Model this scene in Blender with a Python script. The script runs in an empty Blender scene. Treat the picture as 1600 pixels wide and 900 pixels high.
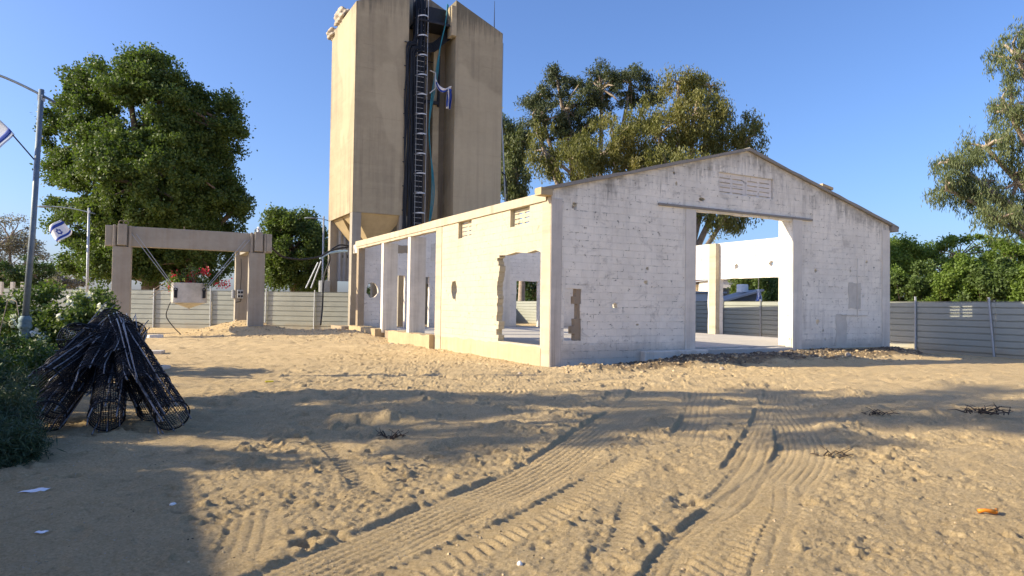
import bpy, bmesh, math, random
import numpy as np
from mathutils import Vector, Matrix

random.seed(7)
rng = np.random.default_rng(11)
SC = bpy.context.scene
COL = SC.collection
PI = math.pi
R = math.radians

# ------------------------------------------------------------------ camera
F = 1080.0
PITCH = math.atan(27 / F)
ROLL = 0.014
cam_d = bpy.data.cameras.new('camera')
cam_d.sensor_width = 36
cam_d.lens = 36 * F / 1600
cam_d.clip_start = 0.05
cam_d.clip_end = 4000
cam = bpy.data.objects.new('camera', cam_d)
COL.objects.link(cam)
CAMM = Matrix.Translation((0, 0, 1.6)) @ Matrix.Rotation(PI / 2 + PITCH, 4, 'X') @ Matrix.Rotation(ROLL, 4, 'Z')
cam.matrix_world = CAMM
SC.camera = cam

# ------------------------------------------------------------------ light
SUN_EL = 27.0
SUN_H = Vector((-.986, -.162, 0)).normalized()
SUN_V = (SUN_H * math.cos(R(SUN_EL)) + Vector((0, 0, math.sin(R(SUN_EL))))).normalized()
world = bpy.data.worlds.new('World')
SC.world = world
world.use_nodes = True
wn = world.node_tree
for n in list(wn.nodes):
    wn.nodes.remove(n)
sky = wn.nodes.new('ShaderNodeTexSky')
sky.sky_type = 'NISHITA'
sky.sun_disc = False
sky.sun_elevation = R(SUN_EL)
sky.sun_rotation = math.atan2(SUN_H.x, SUN_H.y)
sky.altitude = 0
sky.air_density = 1.0
sky.dust_density = 1.8
sky.ozone_density = 8.0
bg = wn.nodes.new('ShaderNodeBackground')
bg.inputs[1].default_value = 0.15
wo = wn.nodes.new('ShaderNodeOutputWorld')
tint = wn.nodes.new('ShaderNodeMix')
tint.data_type = 'RGBA'
tint.blend_type = 'MULTIPLY'
tint.inputs[0].default_value = 1.0
tint.inputs[7].default_value = (1.04, 0.935, 0.97, 1)
wn.links.new(sky.outputs[0], tint.inputs[6])
wn.links.new(tint.outputs[2], bg.inputs[0])
wn.links.new(bg.outputs[0], wo.inputs[0])
sun_d = bpy.data.lights.new('sun', 'SUN')
sun_d.energy = 4.9
sun_d.angle = R(0.55)
sun_d.color = (1.0, 0.86, 0.60)
sun = bpy.data.objects.new('sun', sun_d)
COL.objects.link(sun)
sun.rotation_euler = SUN_V.to_track_quat('Z', 'Y').to_euler()
sun.location = (-20, -5, 30)
SC.view_settings.view_transform = 'Standard'
SC.view_settings.look = 'None'
SC.view_settings.exposure = 0.72
SC.view_settings.gamma = 1.0
try:
    SC.cycles.max_bounces = 6
    SC.cycles.transparent_max_bounces = 6
except Exception:
    pass


def ray(px, py):
    return (CAMM.to_3x3() @ Vector(((px - 800) / F, -(py - 450) / F, -1))).normalized()


def at(px, py, Y):
    d = ray(px, py)
    return Vector((0, 0, 1.6)) + d * (Y / d.y)


def gnd(px, py, z=0.0):
    d = ray(px, py)
    return Vector((0, 0, 1.6)) + d * ((z - 1.6) / d.z)


# ------------------------------------------------------------------ node helpers
def newmat(name):
    m = bpy.data.materials.new(name)
    m.use_nodes = True
    nt = m.node_tree
    b = nt.nodes['Principled BSDF']
    return m, nt, b


class NT:
    def __init__(s, nt, space='Object'):
        s.nt = nt
        s.tc = nt.nodes.new('ShaderNodeTexCoord')
        s.co = s.tc.outputs[space]

    def map(s, scale=(1, 1, 1), loc=(0, 0, 0), src=None):
        n = s.nt.nodes.new('ShaderNodeMapping')
        n.inputs['Scale'].default_value = scale
        n.inputs['Location'].default_value = loc
        s.nt.links.new(src or s.co, n.inputs['Vector'])
        return n.outputs[0]

    def noise(s, scale, detail=4, rough=.6, vec=None, dist=0.0):
        n = s.nt.nodes.new('ShaderNodeTexNoise')
        n.inputs['Scale'].default_value = scale
        n.inputs['Detail'].default_value = detail
        n.inputs['Roughness'].default_value = rough
        n.inputs['Distortion'].default_value = dist
        s.nt.links.new(vec or s.co, n.inputs['Vector'])
        return n.outputs[0]

    def voro(s, scale, vec=None, feature='F1', out=0):
        n = s.nt.nodes.new('ShaderNodeTexVoronoi')
        n.feature = feature
        n.inputs['Scale'].default_value = scale
        s.nt.links.new(vec or s.co, n.inputs['Vector'])
        return n.outputs[out]

    def ramp(s, fac, stops):
        n = s.nt.nodes.new('ShaderNodeValToRGB')
        e = n.color_ramp.elements
        while len(e) < len(stops):
            e.new(.5)
        for i, (p, c) in enumerate(stops):
            e[i].position = p
            if not hasattr(c, '__len__'):
                c = (c, c, c)
            e[i].color = (*c, 1)
        s.nt.links.new(fac, n.inputs[0])
        return n.outputs[0]

    def mix(s, fac, a, b, mode='MIX'):
        n = s.nt.nodes.new('ShaderNodeMix')
        n.data_type = 'RGBA'
        n.blend_type = mode
        for sock, v in ((n.inputs['Factor'], fac), (n.inputs['A'], a), (n.inputs['B'], b)):
            pass
        ins = [n.inputs[0], n.inputs[6], n.inputs[7]]
        for sock, v in zip(ins, (fac, a, b)):
            if isinstance(v, bpy.types.NodeSocket):
                s.nt.links.new(v, sock)
            elif hasattr(v, '__len__'):
                sock.default_value = (*v, 1)
            else:
                sock.default_value = v
        return n.outputs[2]

    def math(s, op, a, b=0.0, clamp=False):
        n = s.nt.nodes.new('ShaderNodeMath')
        n.operation = op
        n.use_clamp = clamp
        for i, v in enumerate((a, b)):
            if isinstance(v, bpy.types.NodeSocket):
                s.nt.links.new(v, n.inputs[i])
            else:
                n.inputs[i].default_value = v
        return n.outputs[0]

    def sep(s, src=None):
        n = s.nt.nodes.new('ShaderNodeSeparateXYZ')
        s.nt.links.new(src or s.co, n.inputs[0])
        return n.outputs

    def bump(s, h, strength=.5, dist=.02, prev=None):
        n = s.nt.nodes.new('ShaderNodeBump')
        n.inputs['Strength'].default_value = strength
        n.inputs['Distance'].default_value = dist
        s.nt.links.new(h, n.inputs['Height'])
        if prev:
            s.nt.links.new(prev, n.inputs['Normal'])
        return n.outputs[0]


def simple(name, col, rough=.7, metal=0.0, var=.15, scale=6.0, bump=0.0, spec=.3):
    m, nt, b = newmat(name)
    t = NT(nt)
    n = t.noise(scale, 5, .65)
    lo = tuple(c * (1 - var) for c in col)
    hi = tuple(min(1, c * (1 + var)) for c in col)
    c = t.ramp(n, [(.3, lo), (.7, hi)])
    nt.links.new(c, b.inputs['Base Color'])
    b.inputs['Roughness'].default_value = rough
    b.inputs['Metallic'].default_value = metal
    b.inputs['Specular IOR Level'].default_value = spec
    if bump:
        nt.links.new(t.bump(t.noise(scale * 6, 4, .7), .6, bump), b.inputs['Normal'])
    return m


def mat_sand():
    m, nt, b = newmat('sand')
    t = NT(nt)
    big = t.noise(.35, 5, .6)
    mid = t.noise(2.2, 6, .7)
    fine = t.noise(45, 4, .7)
    c = t.ramp(big, [(.3, (.56, .41, .215)), (.55, (.68, .51, .275)), (.75, (.76, .60, .35))])
    c = t.mix(.55, c, t.ramp(mid, [(.3, (.54, .38, .19)), (.7, (.78, .61, .36))]))
    c = t.mix(.45, c, t.ramp(fine, [(.32, (.36, .25, .13)), (.55, (.70, .54, .32)), (.75, (.85, .72, .48))]), 'MIX')
    # pale and dark pebbles and crumbs
    v = t.voro(26)
    rn = t.noise(9, 2, .5)
    peb = t.ramp(v, [(.1, 1.0), (.17, 0.0)])
    pm = t.math('MULTIPLY', peb, t.ramp(rn, [(.56, 0.0), (.62, 1.0)]))
    c = t.mix(pm, c, (.62, .58, .5))
    v2 = t.voro(17, t.map((1, 1, 1), (3.7, 1.1, 0)))
    pm2 = t.math('MULTIPLY', t.ramp(v2, [(.08, 1.0), (.16, 0.0)]), t.ramp(t.noise(3.1, 3, .6), [(.56, 0.0), (.64, 1.0)]))
    c = t.mix(pm2, c, (.09, .065, .045))
    # damp / earthy patches
    dk = t.ramp(t.noise(.9, 6, .72, dist=.6), [(.6, 0.0), (.7, 1.0)])
    c = t.mix(t.math('MULTIPLY', dk, .45), c, (.30, .22, .14))
    # dark earth at the gable foot, also painting shade onto the sunlit bank
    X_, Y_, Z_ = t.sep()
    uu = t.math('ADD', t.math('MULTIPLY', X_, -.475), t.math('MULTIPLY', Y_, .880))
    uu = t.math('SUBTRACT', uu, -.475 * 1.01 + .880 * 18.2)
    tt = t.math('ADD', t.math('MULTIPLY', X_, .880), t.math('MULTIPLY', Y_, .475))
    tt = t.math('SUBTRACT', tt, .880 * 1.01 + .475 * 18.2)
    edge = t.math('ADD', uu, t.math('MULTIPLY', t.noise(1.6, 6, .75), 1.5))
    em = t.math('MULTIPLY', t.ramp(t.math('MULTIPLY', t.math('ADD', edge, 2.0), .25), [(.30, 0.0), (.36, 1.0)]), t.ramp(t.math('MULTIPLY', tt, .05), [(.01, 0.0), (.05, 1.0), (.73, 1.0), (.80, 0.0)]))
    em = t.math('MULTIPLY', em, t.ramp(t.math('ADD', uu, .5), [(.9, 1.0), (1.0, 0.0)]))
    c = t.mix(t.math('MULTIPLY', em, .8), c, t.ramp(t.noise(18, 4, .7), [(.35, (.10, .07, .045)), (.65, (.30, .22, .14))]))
    nt.links.new(c, b.inputs['Base Color'])
    b.inputs['Roughness'].default_value = .95
    b.inputs['Specular IOR Level'].default_value = .1
    h1 = t.bump(t.noise(22, 7, .82), 1.0, .045)
    h2 = t.bump(t.noise(75, 4, .85), .9, .018, h1)
    h3 = t.bump(t.math('ADD', pm, pm2), .6, .02, h2)
    nt.links.new(h3, b.inputs['Normal'])
    return m


def mat_blockwall(name='painted_block', paint=(.80, .79, .77), stain=.5, warm=0.0, rows=.2, wear=1.0, seed=0.0, rake=None):
    """white painted concrete block; local x along the wall, y up"""
    m, nt, b = newmat(name)
    t = NT(nt)
    br = nt.nodes.new('ShaderNodeTexBrick')
    br.inputs['Scale'].default_value = 1
    br.inputs['Brick Width'].default_value = rows * 2
    br.inputs['Row Height'].default_value = rows
    br.inputs['Mortar Size'].default_value = .007
    br.inputs['Mortar Smooth'].default_value = .3
    br.inputs['Color1'].default_value = (*paint, 1)
    br.inputs['Color2'].default_value = (*[p * .95 for p in paint], 1)
    br.inputs['Mortar'].default_value = (*[p * .95 for p in paint], 1)
    wob = t.noise(1.3, 3, .5)
    vec = nt.nodes.new('ShaderNodeVectorMath')
    vec.operation = 'MULTIPLY_ADD'
    cb = nt.nodes.new('ShaderNodeCombineXYZ')
    nt.links.new(wob, cb.inputs[0])
    nt.links.new(wob, cb.inputs[1])
    nt.links.new(cb.outputs[0], vec.inputs[0])
    vec.inputs[1].default_value = (.025, .03, 0)
    nt.links.new(t.co, vec.inputs[2])
    nt.links.new(vec.outputs[0], br.inputs['Vector'])
    o3 = (seed, seed * .7, 0)
    patch = t.noise(.8, 5, .65, vec=t.map(loc=o3))
    c = t.mix(t.ramp(patch, [(.42, 0.0), (.62, .75)]), br.outputs['Color'], tuple(p * .82 for p in paint))
    # mortar lines show only here and there, in places open and dark
    vis = t.ramp(t.noise(1.7, 5, .7, vec=t.map(loc=o3)), [(.44, 0.0), (.66, 1.0)])
    open_ = t.math('MULTIPLY', br.outputs['Fac'], t.ramp(t.noise(3.5, 4, .8, vec=t.map(loc=(5 + seed, 2, 0))), [(.56, 0.0), (.61, 1.0)]))
    mort = t.math('MULTIPLY', br.outputs['Fac'], vis)
    c = t.mix(t.math('MULTIPLY', mort, .16), c, tuple(p * .35 for p in paint))
    c = t.mix(t.math('MULTIPLY', open_, .8 * wear, True), c, (.10, .09, .08))
    # flaked spots
    fl = t.ramp(t.noise(5.5, 6, .78, vec=t.map((1, 1.2, 1), (1 + seed, 8, 0)), dist=.1), [(.625, 0.0), (.645, 1.0)])
    c = t.mix(t.math('MULTIPLY', fl, wear, True), c, (.27, .25, .22))
    pl_ = t.math('MULTIPLY', t.ramp(t.noise(1.9, 7, .72, vec=t.map(loc=(6 + seed, 2, 0)), dist=.1), [(.62, 0.0), (.635, 1.0)]), .4 * wear, True)
    c = t.mix(pl_, c, (.50, .46, .39))
    dots = t.math('MULTIPLY', t.ramp(t.voro(3.6, t.map(loc=(seed, 3, 0))), [(.05, 1.0), (.075, 0.0)]), t.ramp(t.noise(1.1, 2, .5, vec=t.map(loc=(seed, 0, 0))), [(.46, 0.0), (.5, 1.0)]))
    c = t.mix(t.math('MULTIPLY', dots, .8 * wear, True), c, (.14, .12, .1))
    # vertical rain streaks
    st = t.noise(1.0, 6, .7, vec=t.map((3.4, .35, 1), o3))
    st2 = t.noise(.5, 3, .5, vec=t.map(loc=(9, 4 + seed, 0)))
    sm = t.math('MULTIPLY', t.ramp(st, [(.5, 0.0), (.68, 1.0)]), t.ramp(st2, [(.4, 0.0), (.62, 1.0)]))
    c = t.mix(t.math('MULTIPLY', sm, stain), c, (.3, .28, .25))
    xyz = t.sep()
    if rake:
        ev, apx, hw = rake
        ax = t.math('ABSOLUTE', t.math('SUBTRACT', xyz[0], hw))
        top_ = t.math('SUBTRACT', apx, t.math('MULTIPLY', ax, (apx - ev) / hw))
        dd = t.math('SUBTRACT', top_, xyz[1])
        drip = t.noise(1.0, 6, .75, vec=t.map((7.0, .5, 1), (3, 0, 0)))
        reach = t.math('SUBTRACT', t.math('MULTIPLY', drip, 2.6), t.math('ADD', dd, .72))
        dm = t.ramp(reach, [(.0, 0.0), (.35, .85)])
        dm = t.math('MULTIPLY', dm, t.ramp(t.noise(.75, 4, .7, vec=t.map(loc=(1, 6, 0))), [(.42, .12), (.62, .9)]))
        c = t.mix(dm, c, (.17, .155, .13))
        # bands of grime where the roof and lintel met the wall
        pat = t.ramp(t.noise(1.1, 6, .75, vec=t.map((1, 1.6, 1), (7, 7, 0)), dist=.8), [(.56, 0.0), (.66, 1.0)])
        c = t.mix(t.math('MULTIPLY', pat, .42), c, (.36, .33, .28))
        base_ = t.ramp(t.math('ADD', xyz[1], t.math('MULTIPLY', t.noise(2.6, 6, .8, vec=t.map(loc=(2, 5, 0))), -1.15)), [(.0, 1.0), (.05, 0.0)])
        c = t.mix(t.math('MULTIPLY', base_, .18), c, (.40, .35, .28))
    # dirt splashed up from the ground
    low = t.math('ADD', xyz[1], t.math('MULTIPLY', t.noise(1.8, 5, .7), -.75))
    lowm = t.ramp(low, [(.0, .5), (.3, 0.0)])
    c = t.mix(lowm, c, (.46, .42, .36))
    if warm:
        c = t.mix(t.math('MULTIPLY', t.ramp(t.noise(.6, 4, .6, vec=t.map(loc=(2, 2, 2))), [(.35, 0.2), (.65, 1.0)]), warm), c, (.55, .46, .31))
    nt.links.new(c, b.inputs['Base Color'])
    b.inputs['Roughness'].default_value = .9
    b.inputs['Specular IOR Level'].default_value = .15
    inv = t.math('MULTIPLY', t.math('ADD', t.math('MULTIPLY', br.outputs['Fac'], .35), t.math('MAXIMUM', open_, t.math('MAXIMUM', fl, dots))), -1)
    n1 = t.bump(inv, .8, .018)
    n2 = t.bump(t.noise(22, 5, .75), .45, .02, n1)
    nt.links.new(n2, b.inputs['Normal'])
    return m


def mat_concrete(name, col, streak=.4, rough=.9, up=2, dark=(.2, .17, .13), sscale=1.0, bump=.01, tower=False):
    m, nt, b = newmat(name)
    t = NT(nt)
    n = t.noise(.45, 6, .62)
    n2 = t.noise(4.0, 6, .72)
    lo = tuple(c * .78 for c in col)
    hi = tuple(min(1, c * 1.14) for c in col)
    c = t.ramp(n, [(.3, lo), (.7, hi)])
    c = t.mix(.4, c, t.ramp(n2, [(.3, lo), (.72, hi)]))
    sc = [2.4 * sscale] * 3
    sc[up] = .09 * sscale
    s = t.noise(1.0, 5, .65, vec=t.map(tuple(sc)))
    g = t.noise(.3, 3, .5, vec=t.map(loc=(4, 4, 4)))
    sm = t.math('MULTIPLY', t.ramp(s, [(.48, 0.0), (.72, 1.0)]), t.ramp(g, [(.35, .2), (.6, 1.0)]))
    c = t.mix(t.math('MULTIPLY', sm, streak), c, dark)
    if tower:
        h_ = t.sep()[up]
        wv = t.math('FRACT', t.math('ADD', t.math('MULTIPLY', h_, 1 / 1.31), t.math('MULTIPLY', t.noise(.8, 3, .6), .03)))
        ln = t.math('MULTIPLY', t.ramp(wv, [(.0, 1.0), (.03, 0.0)]), t.ramp(t.noise(.9, 4, .7, vec=t.map(loc=(8, 1, 2))), [(.45, 0.0), (.6, 1.0)]))
        c = t.mix(t.math('MULTIPLY', ln, .6), c, tuple(x * .5 for x in col))
        dr = t.noise(1.0, 6, .75, vec=t.map((4.5, .22, 4.5)))
        rch = t.math('SUBTRACT', t.math('MULTIPLY', dr, 5.5), t.math('SUBTRACT', 20.3, h_))
        c = t.mix(t.ramp(rch, [(.0, 0.0), (1.0, .75)]), c, (.12, .11, .085))
        pt = t.ramp(t.noise(.33, 2, .4, vec=t.map((1, .45, 1), (12, 3, 0)), dist=.4), [(.52, 0.0), (.545, 1.0)])
        c = t.mix(t.math('MULTIPLY', pt, .35), c, tuple(x * 1.35 for x in col))
    # faint pour lines
    sc2 = [.4] * 3
    sc2[up] = 3.2
    pl = t.noise(.6, 3, .6, vec=t.map(tuple(sc2)))
    c = t.mix(t.math('MULTIPLY', t.ramp(pl, [(.5, 0.0), (.7, 1.0)]), .25), c, tuple(min(1, x * 1.25) for x in col))
    sp = t.ramp(t.noise(14, 4, .8), [(.66, 0.0), (.72, 1.0)])
    c = t.mix(t.math('MULTIPLY', sp, .5), c, tuple(x * .45 for x in col))
    nt.links.new(c, b.inputs['Base Color'])
    b.inputs['Roughness'].default_value = rough
    b.inputs['Specular IOR Level'].default_value = .15
    nt.links.new(t.bump(t.noise(16, 6, .75), .6, bump), b.inputs['Normal'])
    return m


def mat_leaf(name, cols, trans=.35, scale=.45, rough=.55):
    m, nt, b = newmat(name)
    t = NT(nt)
    n = t.noise(scale, 3, .6)
    n2 = t.noise(11.0, 2, .6)
    k = len(cols)
    c = t.ramp(n, [(.3 + .4 * i / (k - 1), cols[i]) for i in range(k)])
    c2 = t.ramp(n2, [(.3, tuple(x * .6 for x in cols[0])), (.7, tuple(min(1, x * 1.35) for x in cols[-1]))])
    c = t.mix(.45, c, c2)
    nt.links.new(c, b.inputs['Base Color'])
    b.inputs['Roughness'].default_value = rough
    b.inputs['Specular IOR Level'].default_value = .35
    tr = nt.nodes.new('ShaderNodeBsdfTranslucent')
    cc = t.mix(1.0, c, (1.25, 1.35, .6), 'MULTIPLY')
    nt.links.new(cc, tr.inputs[0])
    mx = nt.nodes.new('ShaderNodeMixShader')
    mx.inputs[0].default_value = trans
    out = nt.nodes['Material Output']
    nt.links.new(b.outputs[0], mx.inputs[1])
    nt.links.new(tr.outputs[0], mx.inputs[2])
    nt.links.new(mx.outputs[0], out.inputs[0])
    return m


M = {}
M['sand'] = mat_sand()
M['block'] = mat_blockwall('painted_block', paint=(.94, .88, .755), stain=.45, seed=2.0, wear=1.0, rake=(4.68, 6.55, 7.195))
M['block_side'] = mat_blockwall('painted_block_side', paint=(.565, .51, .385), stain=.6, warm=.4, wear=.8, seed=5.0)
M['block_in'] = mat_blockwall('painted_block_inner', paint=(.82, .77, .70), stain=.25, seed=8.0, wear=.8)
M['render'] = mat_concrete('painted_render', (.74, .69, .60), .6, up=2)
M['rend2'] = mat_concrete('worn_corner_render', (.62, .57, .5), .95, up=2, sscale=2.0, dark=(.2, .18, .15))
M['column'] = mat_concrete('worn_painted_concrete', (.50, .43, .32), .7, up=1)
M['plinth_pale'] = mat_concrete('pale_stained_plinth', (.50, .41, .27), .8, up=1, sscale=1.6, dark=(.33, .25, .15))
M['plinth'] = mat_concrete('stained_plinth', (.46, .36, .22), .6, up=1, sscale=1.6, dark=(.3, .22, .13))
M['rawblock'] = mat_concrete('bare_block', (.36, .29, .21), .3, up=2, bump=.04)
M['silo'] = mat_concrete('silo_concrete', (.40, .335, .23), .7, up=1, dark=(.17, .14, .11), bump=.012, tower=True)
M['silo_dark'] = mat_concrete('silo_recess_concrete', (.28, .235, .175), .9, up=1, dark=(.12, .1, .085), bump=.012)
M['hopper'] = mat_concrete('hopper_concrete', (.47, .37, .22), .3, up=2)
M['frame'] = mat_concrete('frame_concrete', (.355, .328, .28), .5, up=2, dark=(.24, .17, .12))
M['floor'] = mat_concrete('floor_concrete', (.5, .47, .42), .2, up=1)
M['roofcap'] = mat_concrete('weathered_cap', (.3, .28, .25), .5, up=1)
M['patch'] = mat_concrete('grey_mortar_patch', (.64, .60, .52), .3, up=2)
M['greycon'] = mat_concrete('grey_slab', (.58, .55, .5), .1)
M['metal_dark'] = simple('dark_metal', (.035, .035, .04), .5, .4)
M['cage'] = simple('black_cage_steel', (.020, .019, .021), .42, .55, .4, 20)
M['cage_bar'] = simple('glint_cage_bar', (.19, .18, .18), .3, .6, .7, 14)  # paler than the cage steel: glints painted into the bar colour
M['mesh_liner'] = simple('black_mesh', (.012, .012, .016), .6, 0, .3, 30)
M['galv'] = simple('galvanised_steel', (.42, .44, .46), .45, .6, .12, 9)
M['ladder'] = simple('pale_steel', (.6, .6, .6), .5, .3, .15, 9)
M['pole'] = simple('grey_blue_pole_paint', (.17, .21, .25), .5, .3, .2, 7)
M['pole_base'] = simple('pole_base_paint', (.17, .24, .26), .65, .1, .35, 9)
M['black'] = simple('black_rubber', (.015, .016, .02), .5, 0, .3, 5)
M['teal'] = simple('teal_hose', (.03, .20, .26), .5)
M['white'] = simple('white_paint', (.72, .72, .7), .7, 0, .08)
M['cloth'] = simple('white_cloth', (.8, .8, .82), .8, 0, .05)
M['blue'] = simple('flag_blue', (.03, .07, .33), .8, 0, .1)
M['sack'] = simple('dusty_sack', (.42, .36, .29), .9, 0, .35, 3, .03)
M['bark'] = simple('bark', (.20, .155, .115), .95, 0, .4, 5, .03)
M['palebark'] = simple('pale_bark', (.36, .29, .23), .9, 0, .3, 3, .02)
M['orange'] = simple('orange_plastic', (.75, .25, .02), .5)
M['yellow'] = simple('yellow_plastic', (.72, .6, .05), .5)
M['paper'] = simple('white_paper', (.8, .8, .82), .8, 0, .05)
M['stone'] = simple('rubble_stone', (.40, .34, .27), .95, 0, .3, 8, .02)
M['clod'] = simple('sand_clod', (.50, .38, .23), .95, 0, .45, 3, .02)
M['darkstone'] = simple('dark_rubble', (.15, .12, .09), .95, 0, .4, 8, .02)
M['tub'] = simple('planter_steel', (.46, .44, .40), .5, .25, .3, 2)
M['pink'] = mat_leaf('pink_bracts', [(.45, .02, .05), (.65, .04, .10)], .3, 3)
M['petal'] = mat_leaf('white_petals', [(.75, .75, .72), (.85, .85, .82)], .2, 3)
M['roof_grey'] = simple('roof_sheet', (.30, .32, .35), .6, .2, .15, 1.5)
M['shed'] = simple('shed_sheet', (.09, .10, .115), .6, .1, .15, 1.5)
M['house'] = simple('house_render', (.68, .66, .62), .9, 0, .08, 1)
M['house_y'] = simple('house_render_sand', (.62, .5, .33), .9, 0, .1, 1)
M['tile'] = simple('roof_tile', (.17, .085, .07), .85, 0, .25, 3)
M['glass'] = simple('dark_window', (.04, .05, .06), .15, 0, .2, 2, 0, .6)
M['l_ficus'] = mat_leaf('ficus_leaf', [(.038, .075, .020), (.075, .125, .030), (.15, .20, .048)], .32, .7)
M['l_mid'] = mat_leaf('green_leaf', [(.05, .09, .022), (.09, .14, .035), (.14, .19, .05)], .3, .4)
M['l_euc'] = mat_leaf('eucalyptus_leaf', [(0.069, 0.103, 0.052), (0.115, 0.150, 0.063), (0.173, 0.190, 0.069)], .25, .35)
M['l_eucd'] = mat_leaf('dark_eucalyptus_leaf', [(.035, .05, .028), (.06, .08, .04), (.11, .13, .05)], .2, .5)
M['l_olive'] = mat_leaf('olive_leaf', [(.085, .11, .03), (.15, .17, .045), (.235, .20, .06)], .28, .3)
M['l_bright'] = mat_leaf('bright_leaf', [(.065, .12, .02), (.12, .19, .03), (.19, .26, .05)], .35, .6)
M['l_grey'] = mat_leaf('grey_leaf', [(0.156, 0.143, 0.117), (0.221, 0.202, 0.156), (0.286, 0.260, 0.208)], .2, .4)
M['l_dark'] = mat_leaf('dark_shrub_leaf', [(0.024, 0.054, 0.018), (0.048, 0.090, 0.024), (0.072, 0.120, 0.036)], .25, 1.5)
M['l_juni'] = mat_leaf('juniper_leaf', [(0.024, 0.048, 0.024), (0.042, 0.072, 0.036), (0.060, 0.096, 0.048)], .15, 1.5)
M['twig'] = simple('dry_twig', (.07, .05, .035), .9, 0, .4, 9)


def mat_fence():
    m, nt, b = newmat('fence_sheet')
    t = NT(nt)
    n = t.noise(.5, 4, .6)
    c = t.ramp(n, [(.3, (.29, .31, .28)), (.7, (.36, .38, .34))])
    s = t.noise(1.0, 5, .7, vec=t.map((5, 5, .5)))
    c = t.mix(t.math('MULTIPLY', t.ramp(s, [(.5, 0.0), (.75, 1.0)]), .3), c, (.27, .27, .24))
    oi = nt.nodes.new('ShaderNodeObjectInfo')
    c = t.mix(.35, c, t.ramp(oi.outputs['Random'], [(0, (.25, .28, .27)), (.5, (.34, .36, .32)), (1, (.43, .43, .37))]))
    dirt = t.math('SUBTRACT', t.math('MULTIPLY', t.noise(2.2, 5, .7), .9), t.sep()[2])
    c = t.mix(t.ramp(dirt, [(.0, 0.0), (.35, .55)]), c, (.36, .29, .19))
    nt.links.new(c, b.inputs['Base Color'])
    nt.links.new(t.bump(t.noise(1.4, 3, .5), .5, .06), b.inputs['Normal'])
    b.inputs['Roughness'].default_value = .5
    b.inputs['Metallic'].default_value = .1
    return m


M['fence'] = mat_fence()


# ------------------------------------------------------------------ mesh helpers
def tag(o, label=None, cat=None, group=None, kind=None):
    if label: o['label'] = label
    if cat: o['category'] = cat
    if group: o['group'] = group
    if kind: o['kind'] = kind
    return o


def empty(name, loc=(0, 0, 0), rz=0.0, label=None, cat=None, group=None):
    o = bpy.data.objects.new(name, None)
    COL.objects.link(o)
    o.location = loc
    o.rotation_euler = (0, 0, rz)
    o.empty_display_size = .2
    return tag(o, label, cat, group)


def link(name, me, mat, parent=None, smooth=False):
    o = bpy.data.objects.new(name, me)
    COL.objects.link(o)
    if mat is not None and not me.materials:
        me.materials.append(mat)
    if parent is not None:
        o.parent = parent
    if smooth:
        me.polygons.foreach_set('use_smooth', [True] * len(me.polygons))
    return o


ICO = []


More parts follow.
